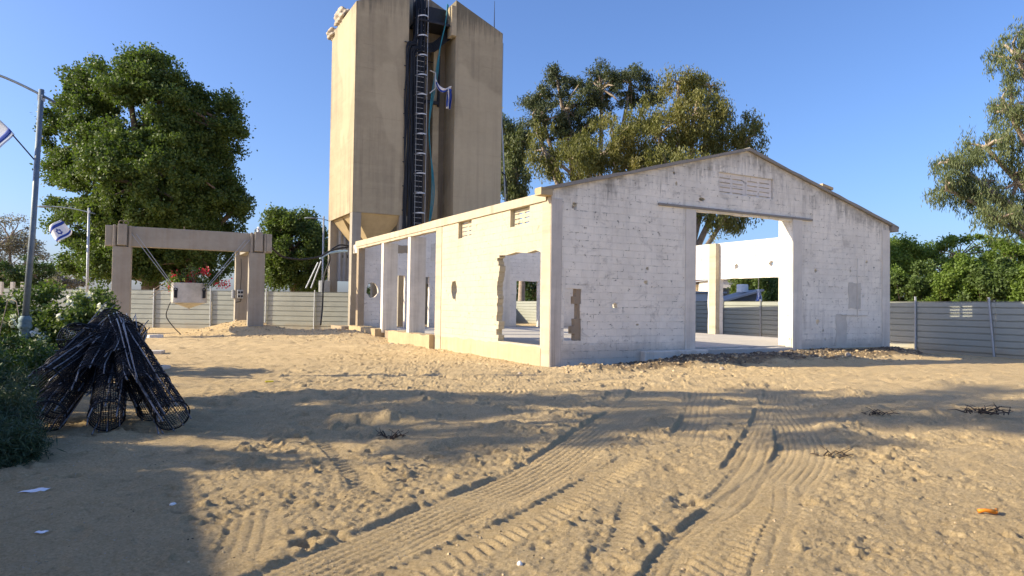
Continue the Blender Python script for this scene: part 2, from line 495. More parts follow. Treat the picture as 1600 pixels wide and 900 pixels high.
class MB:
    def __init__(s):
        s.v = []
        s.f = []

    def add(s, vs, fs):
        o = len(s.v)
        s.v += [tuple(v) for v in vs]
        s.f += [tuple(i + o for i in f) for f in fs]
        return s

    def box(s, c, size, M3=None, taper=1.0):
        """c = centre; size = full sizes"""
        x, y, z = [a / 2 for a in size]
        vs = [Vector(p) for p in ((-x, -y, -z), (x, -y, -z), (x, y, -z), (-x, y, -z))]
        vs += [Vector((p[0] * taper, p[1] * taper, z)) for p in ((-x, -y), (x, -y), (x, y), (-x, y))]
        if M3 is not None:
            vs = [M3 @ v for v in vs]
        vs = [v + Vector(c) for v in vs]
        return s.add(vs, [(0, 3, 2, 1), (4, 5, 6, 7), (0, 1, 5, 4), (1, 2, 6, 5), (2, 3, 7, 6), (3, 0, 4, 7)])

    def tube(s, path, r, n=8, cap=True):
        path = [Vector(p) for p in path]
        k = len(path)
        rr = r if hasattr(r, '__len__') else [r] * k
        rings = []
        up = None
        for i in range(k):
            a = path[max(0, i - 1)]
            b = path[min(k - 1, i + 1)]
            d = (b - a).normalized()
            if up is None:
                up = d.orthogonal().normalized()
            up = (up - d * up.dot(d))
            up = up.normalized() if up.length > 1e-6 else d.orthogonal().normalized()
            w = d.cross(up)
            rings.append([path[i] + (up * math.cos(2 * PI * j / n) + w * math.sin(2 * PI * j / n)) * rr[i] for j in range(n)])
        vs = [v for ring in rings for v in ring]
        fs = []
        for i in range(k - 1):
            for j in range(n):
                j2 = (j + 1) % n
                fs.append((i * n + j, i * n + j2, (i + 1) * n + j2, (i + 1) * n + j))
        if cap:
            fs.append(tuple(range(n - 1, -1, -1)))
            fs.append(tuple((k - 1) * n + j for j in range(n)))
        return s.add(vs, fs)

    def ring(s, c, axis, R_, r, n=14, m=4):
        c = Vector(c)
        ax = Vector(axis).normalized()
        u = ax.orthogonal().normalized()
        w = ax.cross(u)
        vs = []
        fs = []
        for i in range(n):
            a = 2 * PI * i / n
            d = u * math.cos(a) + w * math.sin(a)
            for j in range(m):
                b = 2 * PI * j / m
                vs.append(c + d * (R_ + r * math.cos(b)) + ax * (r * math.sin(b)))
        for i in range(n):
            for j in range(m):
                i2 = (i + 1) % n
                j2 = (j + 1) % m
                fs.append((i * m + j, i2 * m + j, i2 * m + j2, i * m + j2))
        return s.add(vs, fs)

    def lathe(s, prof, c=(0, 0, 0), n=24):
        """prof: list of (r, z)"""
        c = Vector(c)
        vs = []
        fs = []
        for (r, z) in prof:
            for j in range(n):
                a = 2 * PI * j / n
                vs.append(c + Vector((r * math.cos(a), r * math.sin(a), z)))
        for i in range(len(prof) - 1):
            for j in range(n):
                j2 = (j + 1) % n
                fs.append((i * n + j, i * n + j2, (i + 1) * n + j2, (i + 1) * n + j))
        return s.add(vs, fs)

    def rock(s, c, r, flat=.6):
        c = Vector(c)
        if not ICO:
            bm = bmesh.new()
            bmesh.ops.create_icosphere(bm, subdivisions=1, radius=1)
            bm.verts.index_update()
            ICO.append([tuple(v.co) for v in bm.verts])
            ICO.append([tuple(v.index for v in f.verts) for f in bm.faces])
            bm.free()
        q = [random.uniform(.7, 1.3) for _ in range(3)]
        vs = []
        for (vx, vy, vz) in ICO[0]:
            k = random.uniform(.72, 1.15)
            vs.append((c.x + vx * q[0] * r * k, c.y + vy * q[1] * r * k, c.z + vz * r * flat * k))
        return s.add(vs, ICO[1])

    def mesh(s, name='mesh'):
        me = bpy.data.meshes.new(name)
        me.from_pydata([tuple(v) for v in s.v], [], s.f)
        me.update()
        return me

    def build(s, name, mat, parent=None, smooth=False, bevel=0.0):
        o = link(name, s.mesh(name), mat, parent, smooth)
        if bevel:
            bv = o.modifiers.new('bevel', 'BEVEL')
            bv.width = bevel
            bv.segments = 2
            bv.limit_method = 'ANGLE'
        return o


def jag(pts, amp=.04, step=.12, seed=1):
    """roughen a polygon outline"""
    r = random.Random(seed)
    out = []
    n = len(pts)
    for i in range(n):
        a = Vector(pts[i])
        b = Vector(pts[(i + 1) % n])
        L = (b - a).length
        k = max(1, int(L / step))
        nrm = Vector((-(b - a).y, (b - a).x)) / max(L, 1e-6)
        out.append(tuple(a + Vector((r.uniform(-amp, amp) * .5, r.uniform(-amp, amp) * .5))))
        for j in range(1, k):
            p = a.lerp(b, j / k + r.uniform(-.2, .2) / k)
            out.append(tuple(p + nrm * r.uniform(-amp, amp)))
    return out


def oval(x, y, rx, ry, n=14, amp=.2, seed=3):
    r = random.Random(seed)
    return [(x + rx * math.cos(2 * PI * i / n) * r.uniform(1 - amp, 1 + amp), y + ry * math.sin(2 * PI * i / n) * r.uniform(1 - amp, 1 + amp)) for i in range(n)]


def rect(x0, y0, x1, y1):
    return [(x0, y0), (x1, y0), (x1, y1), (x0, y1)]


def frame_matrix(origin, xdir, up=Vector((0, 0, 1))):
    X = Vector(xdir).normalized()
    Y = Vector(up).normalized()
    Z = X.cross(Y)
    m = Matrix((X, Y, Z)).transposed().to_4x4()
    m.translation = Vector(origin)
    return m


def plate(name, outline, holes, z0, z1, mat, parent, matrix):
    """flat polygon with holes, extruded from local z0 to z1, placed by matrix"""
    cu = bpy.data.curves.new('tmp', 'CURVE')
    cu.dimensions = '2D'
    cu.fill_mode = 'BOTH'
    cu.extrude = abs(z1 - z0) / 2
    for poly in [outline] + list(holes):
        sp = cu.splines.new('POLY')
        sp.points.add(len(poly) - 1)
        for p, q in zip(sp.points, poly):
            p.co = (q[0], q[1], 0, 1)
        sp.use_cyclic_u = True
        sp.use_smooth = False
    tmp = bpy.data.objects.new('tmp', cu)
    COL.objects.link(tmp)
    dg = bpy.context.evaluated_depsgraph_get()
    me = bpy.data.meshes.new_from_object(tmp.evaluated_get(dg))
    bpy.data.objects.remove(tmp)
    bpy.data.curves.remove(cu)
    me.transform(Matrix.Translation((0, 0, (z0 + z1) / 2)))
    me.polygons.foreach_set('use_smooth', [False] * len(me.polygons))
    bm = bmesh.new()
    bm.from_mesh(me)
    bmesh.ops.remove_doubles(bm, verts=bm.verts, dist=1e-5)
    bmesh.ops.recalc_face_normals(bm, faces=bm.faces)
    bm.to_mesh(me)
    bm.free()
    me.materials.clear()
    me.name = name
    o = link(name, me, mat, parent)
    o.matrix_local = matrix
    return o


def copy_tree(o, parent=None):
    c = o.copy()
    COL.objects.link(c)
    c.parent = parent
    for ch in [x for x in COL.objects if x.parent == o]:
        copy_tree(ch, c)
    return c


# ------------------------------------------------------------------ building frames
E1 = Vector((.880, .475, 0)).normalized()          # along the gable wall, to the right
E2 = Vector((-E1.y, E1.x, 0))                      # along the side wall, away from the camera
CORNER = Vector((1.01, 18.2, 0))
GW, GL = 14.39, 18.4                               # gable width, building length
FLOOR = .40


def B(t, u, z=0.0):
    return CORNER + E1 * t + E2 * u + Vector((0, 0, z))


# ------------------------------------------------------------------ ground
def _hash(ix, iy, seed):
    h = (ix.astype(np.int64) * 374761393 + iy.astype(np.int64) * 668265263 + seed * 1442695041) & 0x7fffffff
    h = ((h ^ (h >> 13)) * 1274126177) & 0x7fffffff
    h = h ^ (h >> 16)
    return (h & 0xffff) / 65535.0


def vnoise(x, y, seed=0):
    ix = np.floor(x)
    iy = np.floor(y)
    fx = x - ix
    fy = y - iy
    fx = fx * fx * (3 - 2 * fx)
    fy = fy * fy * (3 - 2 * fy)
    a = _hash(ix, iy, seed)
    b = _hash(ix + 1, iy, seed)
    c = _hash(ix, iy + 1, seed)
    d = _hash(ix + 1, iy + 1, seed)
    return (a * (1 - fx) + b * fx) * (1 - fy) + (c * (1 - fx) + d * fx) * fy - .5


def fbm(x, y, seed=0, oct=4, gain=.55):
    s = 0
    a = 1.0
    for o in range(oct):
        s = s + a * vnoise(x * 2 ** o + 13.7 * o, y * 2 ** o - 7.3 * o, seed + o)
        a *= gain
    return s


def smooth(a, b, x):
    t = np.clip((x - a) / (b - a), 0, 1)
    return t * t * (3 - 2 * t)


def bump_at(x, y, cx, cy, rx, ry, h, ang=0.0):
    c, s = math.cos(ang), math.sin(ang)
    dx = (x - cx) * c + (y - cy) * s
    dy = -(x - cx) * s + (y - cy) * c
    return h * np.exp(-((dx / rx) ** 2 + (dy / ry) ** 2))


def dense(pts, step=.06):
    """Catmull-Rom through points, resampled"""
    P = [Vector(p[:2]) for p in pts]
    P = [P[0] * 2 - P[1]] + P + [P[-1] * 2 - P[-2]]
    out = []
    for i in range(1, len(P) - 2):
        L = (P[i + 1] - P[i]).length
        k = max(2, int(L / step))
        for j in range(k):
            t = j / k
            a, b, c, d = P[i - 1], P[i], P[i + 1], P[i + 2]
            out.append(.5 * ((2 * b) + (c - a) * t + (2 * a - 5 * b + 4 * c - d) * t * t + (3 * b - a - 3 * c + d) * t ** 3))
    out.append(P[-2])
    return np.array([(p.x, p.y) for p in out])


def trk(pix):
    return dense([gnd(px, py) for px, py in pix])


# track centre lines, width (m), depth, number of ribs, trench on the left side
TRACKS = [
    (trk([(330, 990), (470, 905), (600, 845), (715, 792), (830, 745), (905, 700), (965, 655), (1010, 620), (1035, 604)]), .62, .024, 9, .045, 'long'),
    (trk([(450, 1010), (620, 905), (760, 842), (850, 800), (950, 745), (1010, 710)]), .34, .010, 4, .0, 'chev'),
    (trk([(1040, 1000), (1085, 900), (1120, 842), (1170, 795), (1225, 750), (1255, 712), (1245, 672), (1222, 640), (1212, 618)]), .60, .034, 8, .08, 'long'),
    (trk([(1150, 745), (1172, 700), (1192, 660), (1205, 620), (1212, 600)]), .34, .020, 5, .05, 'long'),
    (trk([(1035, 905), (1120, 850), (1200, 802), (1250, 770)]), .42, .014, 3, .0, 'chev'),
    (trk([(1120, 905), (1150, 850), (1195, 800), (1230, 740)]), .30, .012, 3, .0, 'chev'),
    (trk([(1195, 920), (1212, 850), (1225, 790), (1232, 745)]), .22, .012, 2, .0, 'long'),
    (trk([(1110, 800), (1150, 762), (1178, 720), (1190, 690)]), .30, .014, 3, .03, 'long'),
    (trk([(360, 905), (385, 860), (395, 820), (405, 790)]), .34, .010, 4, .0, 'long'),
    (trk([(590, 780), (560, 740), (520, 700), (495, 672)]), .30, .008, 3, .0, 'chev'),
    (trk([(700, 610), (800, 612), (900, 600), (1020, 588)]), .6, .02, 5, .02, 'chev'),
    (trk([(1070, 700), (1085, 660), (1092, 630), (1100, 610)]), .45, .012, 5, .0, 'long'),
    (trk([(900, 905), (960, 860), (980, 800), (985, 770)]), .16, .012, 1, .0, 'chev'),
]
MOUNDS = [  # (px, py) on the ground, rx, ry, h
    (545, 664, .28, .16, .09), (610, 662, .45, .22, .13), (500, 662, .35, .16, .07), (470, 668, .3, .12, .05),
    (660, 690, .8, .35, .08), (780, 672, .7, .35, .10), (860, 655, .6, .4, .08), (760, 690, .5, .2, .06),
    (940, 615, 1.0, .5, .10), (700, 630, 1.4, .5, .10), (560, 620, 1.2, .4, .07), (1160, 632, .5, .4, .05),
    (1370, 650, .6, .4, .14), (1385, 668, .4, .25, .08), (1330, 615, .9, .5, .07), (1520, 655, 1.1, .4, .08),
    (1450, 600, .8, .5, .08), (880, 590, 1.0, .6, .08), (1130, 602, 1.2, .5, .06), (1560, 720, .9, .5, .05),
    (1240, 705, .5, .3, .04), (320, 720, .5, .2, .04), (420, 700, .5, .2, .04), (300, 575, 1.2, .5, .06),
]


def height(x, y, detail=True):
    x = np.asarray(x, float)
    y = np.asarray(y, float)
    h = .10 * fbm(x * .16, y * .16, 5, 3)
    near = 1 - smooth(22, 60, np.hypot(x, y))
    # building coordinates
    t = (x - CORNER.x) * E1.x + (y - CORNER.y) * E1.y
    u = (x - CORNER.x) * E2.x + (y - CORNER.y) * E2.y
    # bank of earth against the gable wall, sand heap by the concrete frame
    h = h + .20 * smooth(2.0, 5.0, t) * smooth(-1.7, -.3, u) * (1 - smooth(14.2, 15.5, t))
    h = h + .07 * np.exp(-((u + 1.2) / .5) ** 2) * smooth(-.5, .8, t) * (1 - smooth(14, 16, t)) * (1 + 2 * fbm(t * 1.1, u, 91, 2))
    h = h + bump_at(x, y, -12.6, 32.6, 1.9, 1.5, .62) + bump_at(x, y, -10.0, 31.0, 3.4, 1.6, .34) + bump_at(x, y, -7.4, 31.6, 1.6, 1.4, .22)
    h = h + bump_at(x, y, -13.5, 27.5, 4.0, 1.2, .10) + bump_at(x, y, -8.5, 26.0, 4.5, 1.0, .12)
    h = h - .14 * smooth(14.6, 17.5, t) * (1 - smooth(20, 60, np.hypot(x, y) - 8))
    if not detail:
        return h
    mid = smooth(6.5, 9.0, y) * (1 - smooth(15, 19, y))
    rough = .55 + .9 * mid + 1.1 * smooth(20, 26, y)
    d = .050 * fbm(x * .55, y * 1.3, 21, 3) * rough
    rdg = 1 - np.abs(2 * fbm(x * 1.3, y * 2.3, 31, 3))
    d = d + .024 * (rdg - .6) * rough
    pm_ = .35 + 1.0 * smooth(-.28, .25, fbm(x * .8, y * 1.5, 45, 3))
    d = d + .017 * fbm(x * 3.1, y * 4.6, 41, 3) * rough * pm_ + pm_ * .9 * .020 * fbm(x * 9.5, y * 9.5, 51, 3, .7) + pm_ * .012 * np.abs(fbm(x * 17, y * 19, 57, 3, .75)) + .010 * fbm(x * 31, y * 31, 58, 2, .8)
    # footprints and clods: thresholded noise
    cl = fbm(x * 5.2, y * 5.2, 61, 2)
    d = d - .040 * smooth(.38, .5, cl) * pm_
    cl2 = fbm(x * 7.7, y * 7.7, 71, 2)
    d = d + .026 * smooth(.40, .48, cl2) * pm_
    cl3 = fbm(x * 1.9 + 4, y * 1.9, 66, 3)
    d = d - .028 * smooth(.40, .55, cl3)
    d = d - .016 * smooth(.60, .80, fbm(x * 14, y * 16, 75, 2) + .5 * fbm(x * 1.1, y * 1.3, 76, 2) + .25)
    tmask = np.zeros_like(x)
    tprof = np.zeros_like(x)
    sel = (np.abs(x) < 9) & (y > 2) & (y < 22)
    xs = x[sel]
    ys = y[sel]
    tm = np.zeros_like(xs)
    tp = np.zeros_like(xs)
    for (P, w, dep, ribs, trench, kind) in TRACKS:
        bx = (xs > P[:, 0].min() - w * 1.6) & (xs < P[:, 0].max() + w * 1.6) & (ys > P[:, 1].min() - w * 1.6) & (ys < P[:, 1].max() + w * 1.6)
        idx = np.nonzero(bx)[0]
        if len(idx) == 0:
            continue
        X = xs[idx]
        Y = ys[idx]
        best = np.full(len(idx), 1e9)
        bi = np.zeros(len(idx), int)
        for k in range(len(P)):
            dd = (X - P[k, 0]) ** 2 + (Y - P[k, 1]) ** 2
            mm = dd < best
            best[mm] = dd[mm]
            bi[mm] = k
        T = np.gradient(P, axis=0)
        T /= np.linalg.norm(T, axis=1)[:, None] + 1e-9
        S = np.concatenate([[0], np.cumsum(np.linalg.norm(np.diff(P, axis=0), axis=1))])
        dx = X - P[bi, 0]
        dy = Y - P[bi, 1]
        lat = T[bi, 0] * dy - T[bi, 1] * dx           # left positive
        al = S[bi] + T[bi, 0] * dx + T[bi, 1] * dy
        lat = lat + .05 * vnoise(al * 1.1, al * 0 + w * 9, 7) + .012 * vnoise(al * 7, lat * 5, 8)
        e = np.abs(lat) / (w / 2)
        fade = smooth(0, .5, al) * (1 - smooth(S[-1] - .6, S[-1], al))
        inside = (1 - smooth(.9, 1.1, e)) * fade
        bermL = np.exp(-((e - 1.22) / .16) ** 2) * fade
        edge = (1 - smooth(.95, 1.06, lat / (w / 2))) * smooth(-1.25, -.7, lat / (w / 2)) * fade
        inside = edge
        dd_ = (dep * .4 + trench * .085) * (.5 + .5 * np.clip(lat / (w / 2), -1, 1)) + dep * .3
        prof = -dd_ * inside + (.002 + .04 * trench) * np.exp(-((lat / (w / 2) - 1.13) / .09) ** 2) * fade * (1 + 1.5 * vnoise(al * 4, al * 0 + 5, 23))
        ribs_ = np.zeros_like(lat)
        if kind == 'long':
            ribs_ += -inside * .010 * (.5 + .5 * np.cos(lat / w * ribs * 2 * PI)) ** 4 * (1 + .8 * vnoise(al * 6, lat * 9, 29))
            ribs_ += inside * .0035 * np.sign(np.sin(al * 2 * PI / .07)) * (np.cos(lat / w * ribs * 2 * PI) > .2)
        else:
            ribs_ += inside * .010 * np.clip(np.sin((al + .55 * np.abs(lat)) * 2 * PI / .105) * 1.8, -1, 1)
        prof += ribs_ * (.45 + .65 * smooth(-.35, .25, fbm(X * 1.9, Y * 1.9, 87, 3) + .05))
        m = np.maximum(inside, bermL * .3)
        a = idx
        tm[a] = np.maximum(tm[a], m)
        tp[a] = tp[a] * (1 - inside * .7) + prof
    tmask[sel] = tm
    tprof[sel] = tp
    d = d * (1 - .80 * tmask) + tprof
    for (px, py, rx, ry, hh) in MOUNDS:
        p = gnd(px, py)
        g = bump_at(x, y, p.x, p.y, rx, ry, 1.0)
        d = d + hh * .65 * g * (1 + 1.6 * fbm(x * 3, y * 3, 83, 2))
    # earthen crumbs along the foot of the gable wall
    foot = np.exp(-((u + .9) / .9) ** 2) * smooth(-.5, .5, t) * (1 - smooth(14.5, 16, t))
    d = d + .12 * foot * fbm(x * 2.6, y * 2.6, 97, 3)
    return h + d * near


_cache = {}


def gz(x, y):
    k = (round(x, 3), round(y, 3))
    if k not in _cache:
        _cache[k] = float(height(np.array([x]), np.array([y]))[0])
    return _cache[k]


def onground(px, py, dz=0.0):
    """a ground point seen at a pixel, taking the relief into account"""
    z = 0.0
    for _ in range(4):
        p = gnd(px, py, z)
        z = gz(p.x, p.y)
    return Vector((p.x, p.y, z + dz))


def axis(segs, lo, hi):
    a = []
    x = segs[0][0]
    for (s, e, st) in segs:
        a += list(np.arange(s, e, st))
    a.append(segs[-1][1])
    g = segs[-1][2]
    x = segs[-1][1]
    while x < hi:
        g *= 1.14
        x += g
        a.append(x)
    g = segs[0][2]
    x = segs[0][0]
    pre = []
    while x > lo:
        g *= 1.14
        x -= g
        pre.append(x)
    return np.array(pre[::-1] + a)


def make_ground():
    xs = axis([(-14, -5.5, .08), (-5.5, -3, .035), (-3, 7, .019), (7, 12, .05), (12, 18, .10)], -1500, 1500)
    ys = axis([(2.6, 3.4, .03), (3.4, 8.5, .02), (8.5, 13, .035), (13, 22, .08), (22, 36, .13)], -600, 1800)
    X, Y = np.meshgrid(xs, ys)
    Z = height(X.ravel(), Y.ravel())
    V = np.column_stack([X.ravel(), Y.ravel(), Z])
    nx = len(xs)
    ny = len(ys)
    i = np.arange(nx - 1)
    j = np.arange(ny - 1)
    I, J = np.meshgrid(i, j)
    a = (J * nx + I).ravel()
    Fq = np.column_stack([a, a + 1, a + nx + 1, a + nx]).astype(np.int32)
    me = bpy.data.meshes.new('ground')
    me.vertices.add(len(V))
    me.vertices.foreach_set('co', V.ravel())
    me.loops.add(Fq.size)
    me.loops.foreach_set('vertex_index', Fq.ravel())
    me.polygons.add(len(Fq))
    me.polygons.foreach_set('loop_start', np.arange(0, Fq.size, 4, dtype=np.int32))
    me.polygons.foreach_set('loop_total', np.full(len(Fq), 4, dtype=np.int32))
    me.update(calc_edges=True)
    me.polygons.foreach_set('use_smooth', [True] * len(Fq))
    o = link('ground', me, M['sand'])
    tag(o, 'pale sandy ground with tyre tracks and low heaps', kind='structure')
    print('ground verts', len(V))


make_ground()

# ------------------------------------------------------------------ warehouse
wh = empty('derelict_warehouse', CORNER, 0, 'roofless white painted block warehouse shell standing in the middle of the sandy yard', 'building')


def WM(t, u, z, xdir):
    """matrix local to the warehouse empty"""
    return frame_matrix(E1 * t + E2 * u + Vector((0, 0, z)), xdir)


EAVE, APEX = 4.68, 6.55
mid = GW / 2


def roofz(t, lift=0.0):
    return EAVE + (APEX - EAVE) * (1 - abs(t - mid) / mid) + lift


# gable wall; local x = t, y = z
g_out = [(0, -.35), (GW, -.35), (GW, EAVE), (mid, APEX), (0, EAVE)]
door = jag(rect(5.07, FLOOR - .04, 9.25, 4.50), .012, .25, 3)
tall = jag([(.43, .67), (.985, .67), (.985, 1.26), (.955, 1.27), (.955, 1.66), (.985, 1.67), (.985, 2.07), (.43, 2.07)], .008, .1, 5)
vent_o = rect(6.0, 5.12, 8.37, 5.77)
spots = [(.72, 4.30, .10, .10), (3.25, 2.70, .05, .05), (3.2, 2.3, .08, .06), (2.1, 1.62, .09, .08), (2.9, 1.1, .05, .03), (10.4, 2.9, .07, .07), (12.2, 2.95, .04, .05), (10.5, 1.18, .08, .09), (10.8, .9, .04, .05), (10.9, .6, .03, .05), (13.1, 3.3, .07, .06), (5.3, 4.86, .13, .06), (4.2, 5.55, .05, .05), (4.3, 5.25, .05, .06), (12.9, 2.1, .03, .05)]
gwall = plate('gable_wall', g_out, [door, tall, vent_o] + [oval(a, b, c, d, 10, .3, int(a * 10)) for a, b, c, d in spots], -.20, 0, M['block'], wh, WM(0, 0, 0, E1))
# louvre blocks in the vent, with real slots
for k in range(2):
    x0 = 6.0 + k * 1.17
    sl = []
    for c in range(2):
        for r_ in range(4):
            xx = x0 + .07 + c * .54
            yy = 5.16 + r_ * .145
            sl.append(rect(xx, yy, xx + .44, yy + .034))
    plate('vent', rect(x0 + .005, 5.125, x0 + 1.165, 5.765), sl, -.195, -.05, M['block_in'], wh, WM(0, 0, 0, E1))
# raised columns in the gable wall, corner posts, tie beam
for (a, b_, z1, pr) in ((9.26, 9.70, 4.62, .035), (4.66, 5.06, 4.62, .02), (13.95, 14.38, 4.5, .025)):
    MB().box((0, 0, 0), (b_ - a, pr, z1 + .3)).build('pilaster', M['render'], wh).matrix_local = Matrix.Translation(E1 * ((a + b_) / 2) + E2 * (-pr / 2 - .002) + Vector((0, 0, (z1 - .3) / 2))) @ Matrix.Rotation(math.atan2(E1.y, E1.x), 4, 'Z')
ROTB = Matrix.Rotation(math.atan2(E1.y, E1.x), 4, 'Z')


def wbox(name, t0, t1, u0, u1, z0, z1, mat, parent=None, bevel=.008):
    """box in building coordinates"""
    o = MB().box((0, 0, 0), (t1 - t0, u1 - u0, z1 - z0)).build(name, mat, parent or wh, bevel=bevel)
    m = Matrix.Translation(E1 * ((t0 + t1) / 2) + E2 * ((u0 + u1) / 2) + Vector((0, 0, (z0 + z1) / 2))) @ ROTB
    o.matrix_local = m
    return o


# door jamb columns deeper than the wall
wbox('column', 9.26, 9.62, .204, .55, FLOOR - .3, 4.60, M['render'])
wbox('column', 4.70, 5.05, .204, .45, FLOOR - .3, 4.60, M['render'])
wbox('lintel', 4.72, 9.60, .206, .48, 4.605, 4.95, M['render'])
# long ledge along the lintel, pipe remnants
led = MB()
led.box((0, 0, 0), (6.6, .06, .07))
o = led.build('tie_ledge', M['roofcap'], wh, bevel=.01)
o.matrix_local = Matrix.Translation(E1 * 6.9 + E2 * (-.03) + Vector((0, 0, 4.585))) @ ROTB
o = MB().tube([(12.55, .03, 1.4), (12.55, .03, 3.4)], .012, 6).tube([(11.7, .03, 1.42), (13.1, .03, 1.42)], .012, 6).build('conduit', M['render'], wh)
o.matrix_local = Matrix.Identity(4)
o.data.transform(Matrix(((E1.x, -E2.x, 0, 0), (E1.y, -E2.y, 0, 0), (0, 0, 1, 0), (0, 0, 0, 1))))
# patches
for (a, c, b_, d) in ((12.1, 1.65, 12.75, 2.55), (11.45, .3, 12.0, 1.45)):
    plate('mortar_patch', jag(rect(a, c, b_, d), .03, .15, 9), [], .004, .012, M['patch'], wh, WM(0, 0, 0, E1))
# base kerb in front of the gable wall
wbox('footing', 3.0, 5.4, -.22, -.002, -.2, .36, M['render'], bevel=.03)
wbox('footing', 9.4, 14.2, -.12, -.002, -.2, .30, M['plinth'], bevel=.03)
# sloping concrete cap along both rakes
for sgn in (0, 1):
    a = Vector((-.35, 0)) if sgn == 0 else Vector((mid + .001, 0))
    x0, x1 = (-.35, mid - .001) if sgn == 0 else (mid + .001, GW + .42)
    sl = (APEX - EAVE) / mid
    f = lambda x: EAVE + (APEX - EAVE) * (1 - abs(x - mid) / mid)
    n = 16
    r_ = random.Random(5 + sgn)
    top = [(x0 + (x1 - x0) * i / n, f(x0 + (x1 - x0) * i / n) + .09 + r_.uniform(-.012, .02)) for i in range(n + 1)]
    bot = [(x0 + (x1 - x0) * i / n, f(x0 + (x1 - x0) * i / n) + .003) for i in range(n + 1)]
    plate('roof_edge', bot + top[::-1], [], -.30, .10, M['roofcap'], wh, WM(0, 0, 0, E1))
# small eave blocks at both ends, rubble left on the roof edge
o = wbox('eave_block', -.38, -.02, -.10, .22, 4.50, 4.70, M['plinth'])
o = wbox('eave_block', GW + .02, GW + .40, -.10, .25, 4.47, 4.66, M['roofcap'])

# left side wall: local x = distance u, outer face towards -E1. xdir=E2 gives normal +E1 (inwards)
SOLID = 7.45


def tooth(x, y0, y1, seed):
    """edge of a door knocked through blockwork: toothed"""
    r_ = random.Random(seed)
    pts = []
    y = y0
    while y < y1:
        dx = r_.uniform(-.10, .08)
        pts.append((x + dx, y))
        y += r_.uniform(.08, .2)
        pts.append((x + dx + r_.uniform(-.02, .02), min(y, y1)))
    return pts


dl = [(.50, .52), (.52, 3.05)] + [(.8, 3.12), (1.3, 3.07), (1.9, 3.13), (2.5, 3.08), (2.98, 3.10)] + tooth(3.02, .52, 3.05, 4)[::-1]
hole_side = oval(5.55 + .62, 2.0, .28, .36, 16, .14, 4)
side_out = [(.204, .42), (SOLID, .42), (SOLID, 4.62), (.204, 4.62)]
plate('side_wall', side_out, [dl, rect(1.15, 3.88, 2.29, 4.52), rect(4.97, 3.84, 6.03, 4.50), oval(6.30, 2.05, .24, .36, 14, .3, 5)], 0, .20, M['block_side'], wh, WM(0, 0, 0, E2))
for (a, b_, z0) in ((1.15, 2.29, 3.88), (4.97, 6.03, 3.84)):
    sl = []
    for c in range(2):
        for r_ in range(4):
            w = (b_ - a) / 2
            xx = a + .06 + c * w
            yy = z0 + .07 + r_ * .145
            sl.append(rect(xx, yy, xx + w - .12, yy + .034))
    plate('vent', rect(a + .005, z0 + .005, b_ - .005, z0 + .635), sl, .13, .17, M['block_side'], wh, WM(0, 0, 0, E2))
# recess back of the round hole (a pipe niche)
# pilasters on the outside: corner, beside door, at the end of solid wall
wbox('corner_post', .0, .34, -.02, -.002, -.3, 4.45, M['rend2'])
plate('ragged_block_edge', jag([(.98, .68), (.98, 2.06), (.84, 2.06), (.84, 1.86), (.77, 1.86), (.77, 1.66), (.88, 1.66), (.88, 1.26), (.80, 1.26), (.80, 1.06), (.70, 1.06), (.70, .86), (.80, .86), (.80, .68)], .008, .08, 22), [], -.19, -.03, M['rawblock'], wh, WM(0, 0, 0, E1))
wbox('corner_pilaster', -.012, -.002, -.002, .44, -.3, 4.62, M['plinth'] if False else M['column'])
wbox('pilaster', -.018, .26, 7.45, 8.0, -.3, 4.62, M['column'])
# plinth, rough yellowish concrete below the floor
def rough_strip(name, u0, u1, t_out, z_top, mat, seed):
    r_ = random.Random(seed)
    n = int((u1 - u0) / .25)
    top = [(u0 + (u1 - u0) * i / n, z_top + r_.uniform(-.03, .03)) for i in range(n + 1)]
    out = [(u0, -.4), (u1, -.4)] + top[::-1]
    return plate(name, out, [], t_out, .3, mat, wh, WM(0, 0, 0, E2))


rough_strip('plinth', .45, 7.4, -.016, .47, M['plinth_pale'], 1)
rough_strip('plinth', 8.0, 12.7, -.22, .46, M['plinth'], 2)
rough_strip('plinth', 14.3, 18.6, -.30, .48, M['plinth'], 3)
rough_strip('plinth', 12.7, 14.3, .12, .42, M['rawblock'], 4)
# ring beam along the eave
plate('eave_beam', [(.205, 4.625), (18.6, 4.625), (18.6, 4.90), (12, 4.87), (8, 4.90), (4, 4.88), (.205, 4.86)], [], -.05, .24, M['column'], wh, WM(0, 0, -.22, E2))
bm_ = rect(8.0, 4.30, 18.5, 4.62)
plate('eave_beam', jag(bm_, .012, .4, 4), [oval(8.6 + .9 * i, 4.42, .03, .03, 6, .1, i) for i in range(10)], -.02, .22, M['column'], wh, WM(0, 0, 0, E2))
# open bays: fin columns standing on the slab
for (u0, wd) in ((10.75, .9), (14.2, .9)):
    wbox('column', 0, wd * .75, u0, u0 + .30, FLOOR - .1, 4.30, M['render'])
wbox('column', -.0, .32, 18.15, 18.50, -.2, 4.62, M['rawblock'])
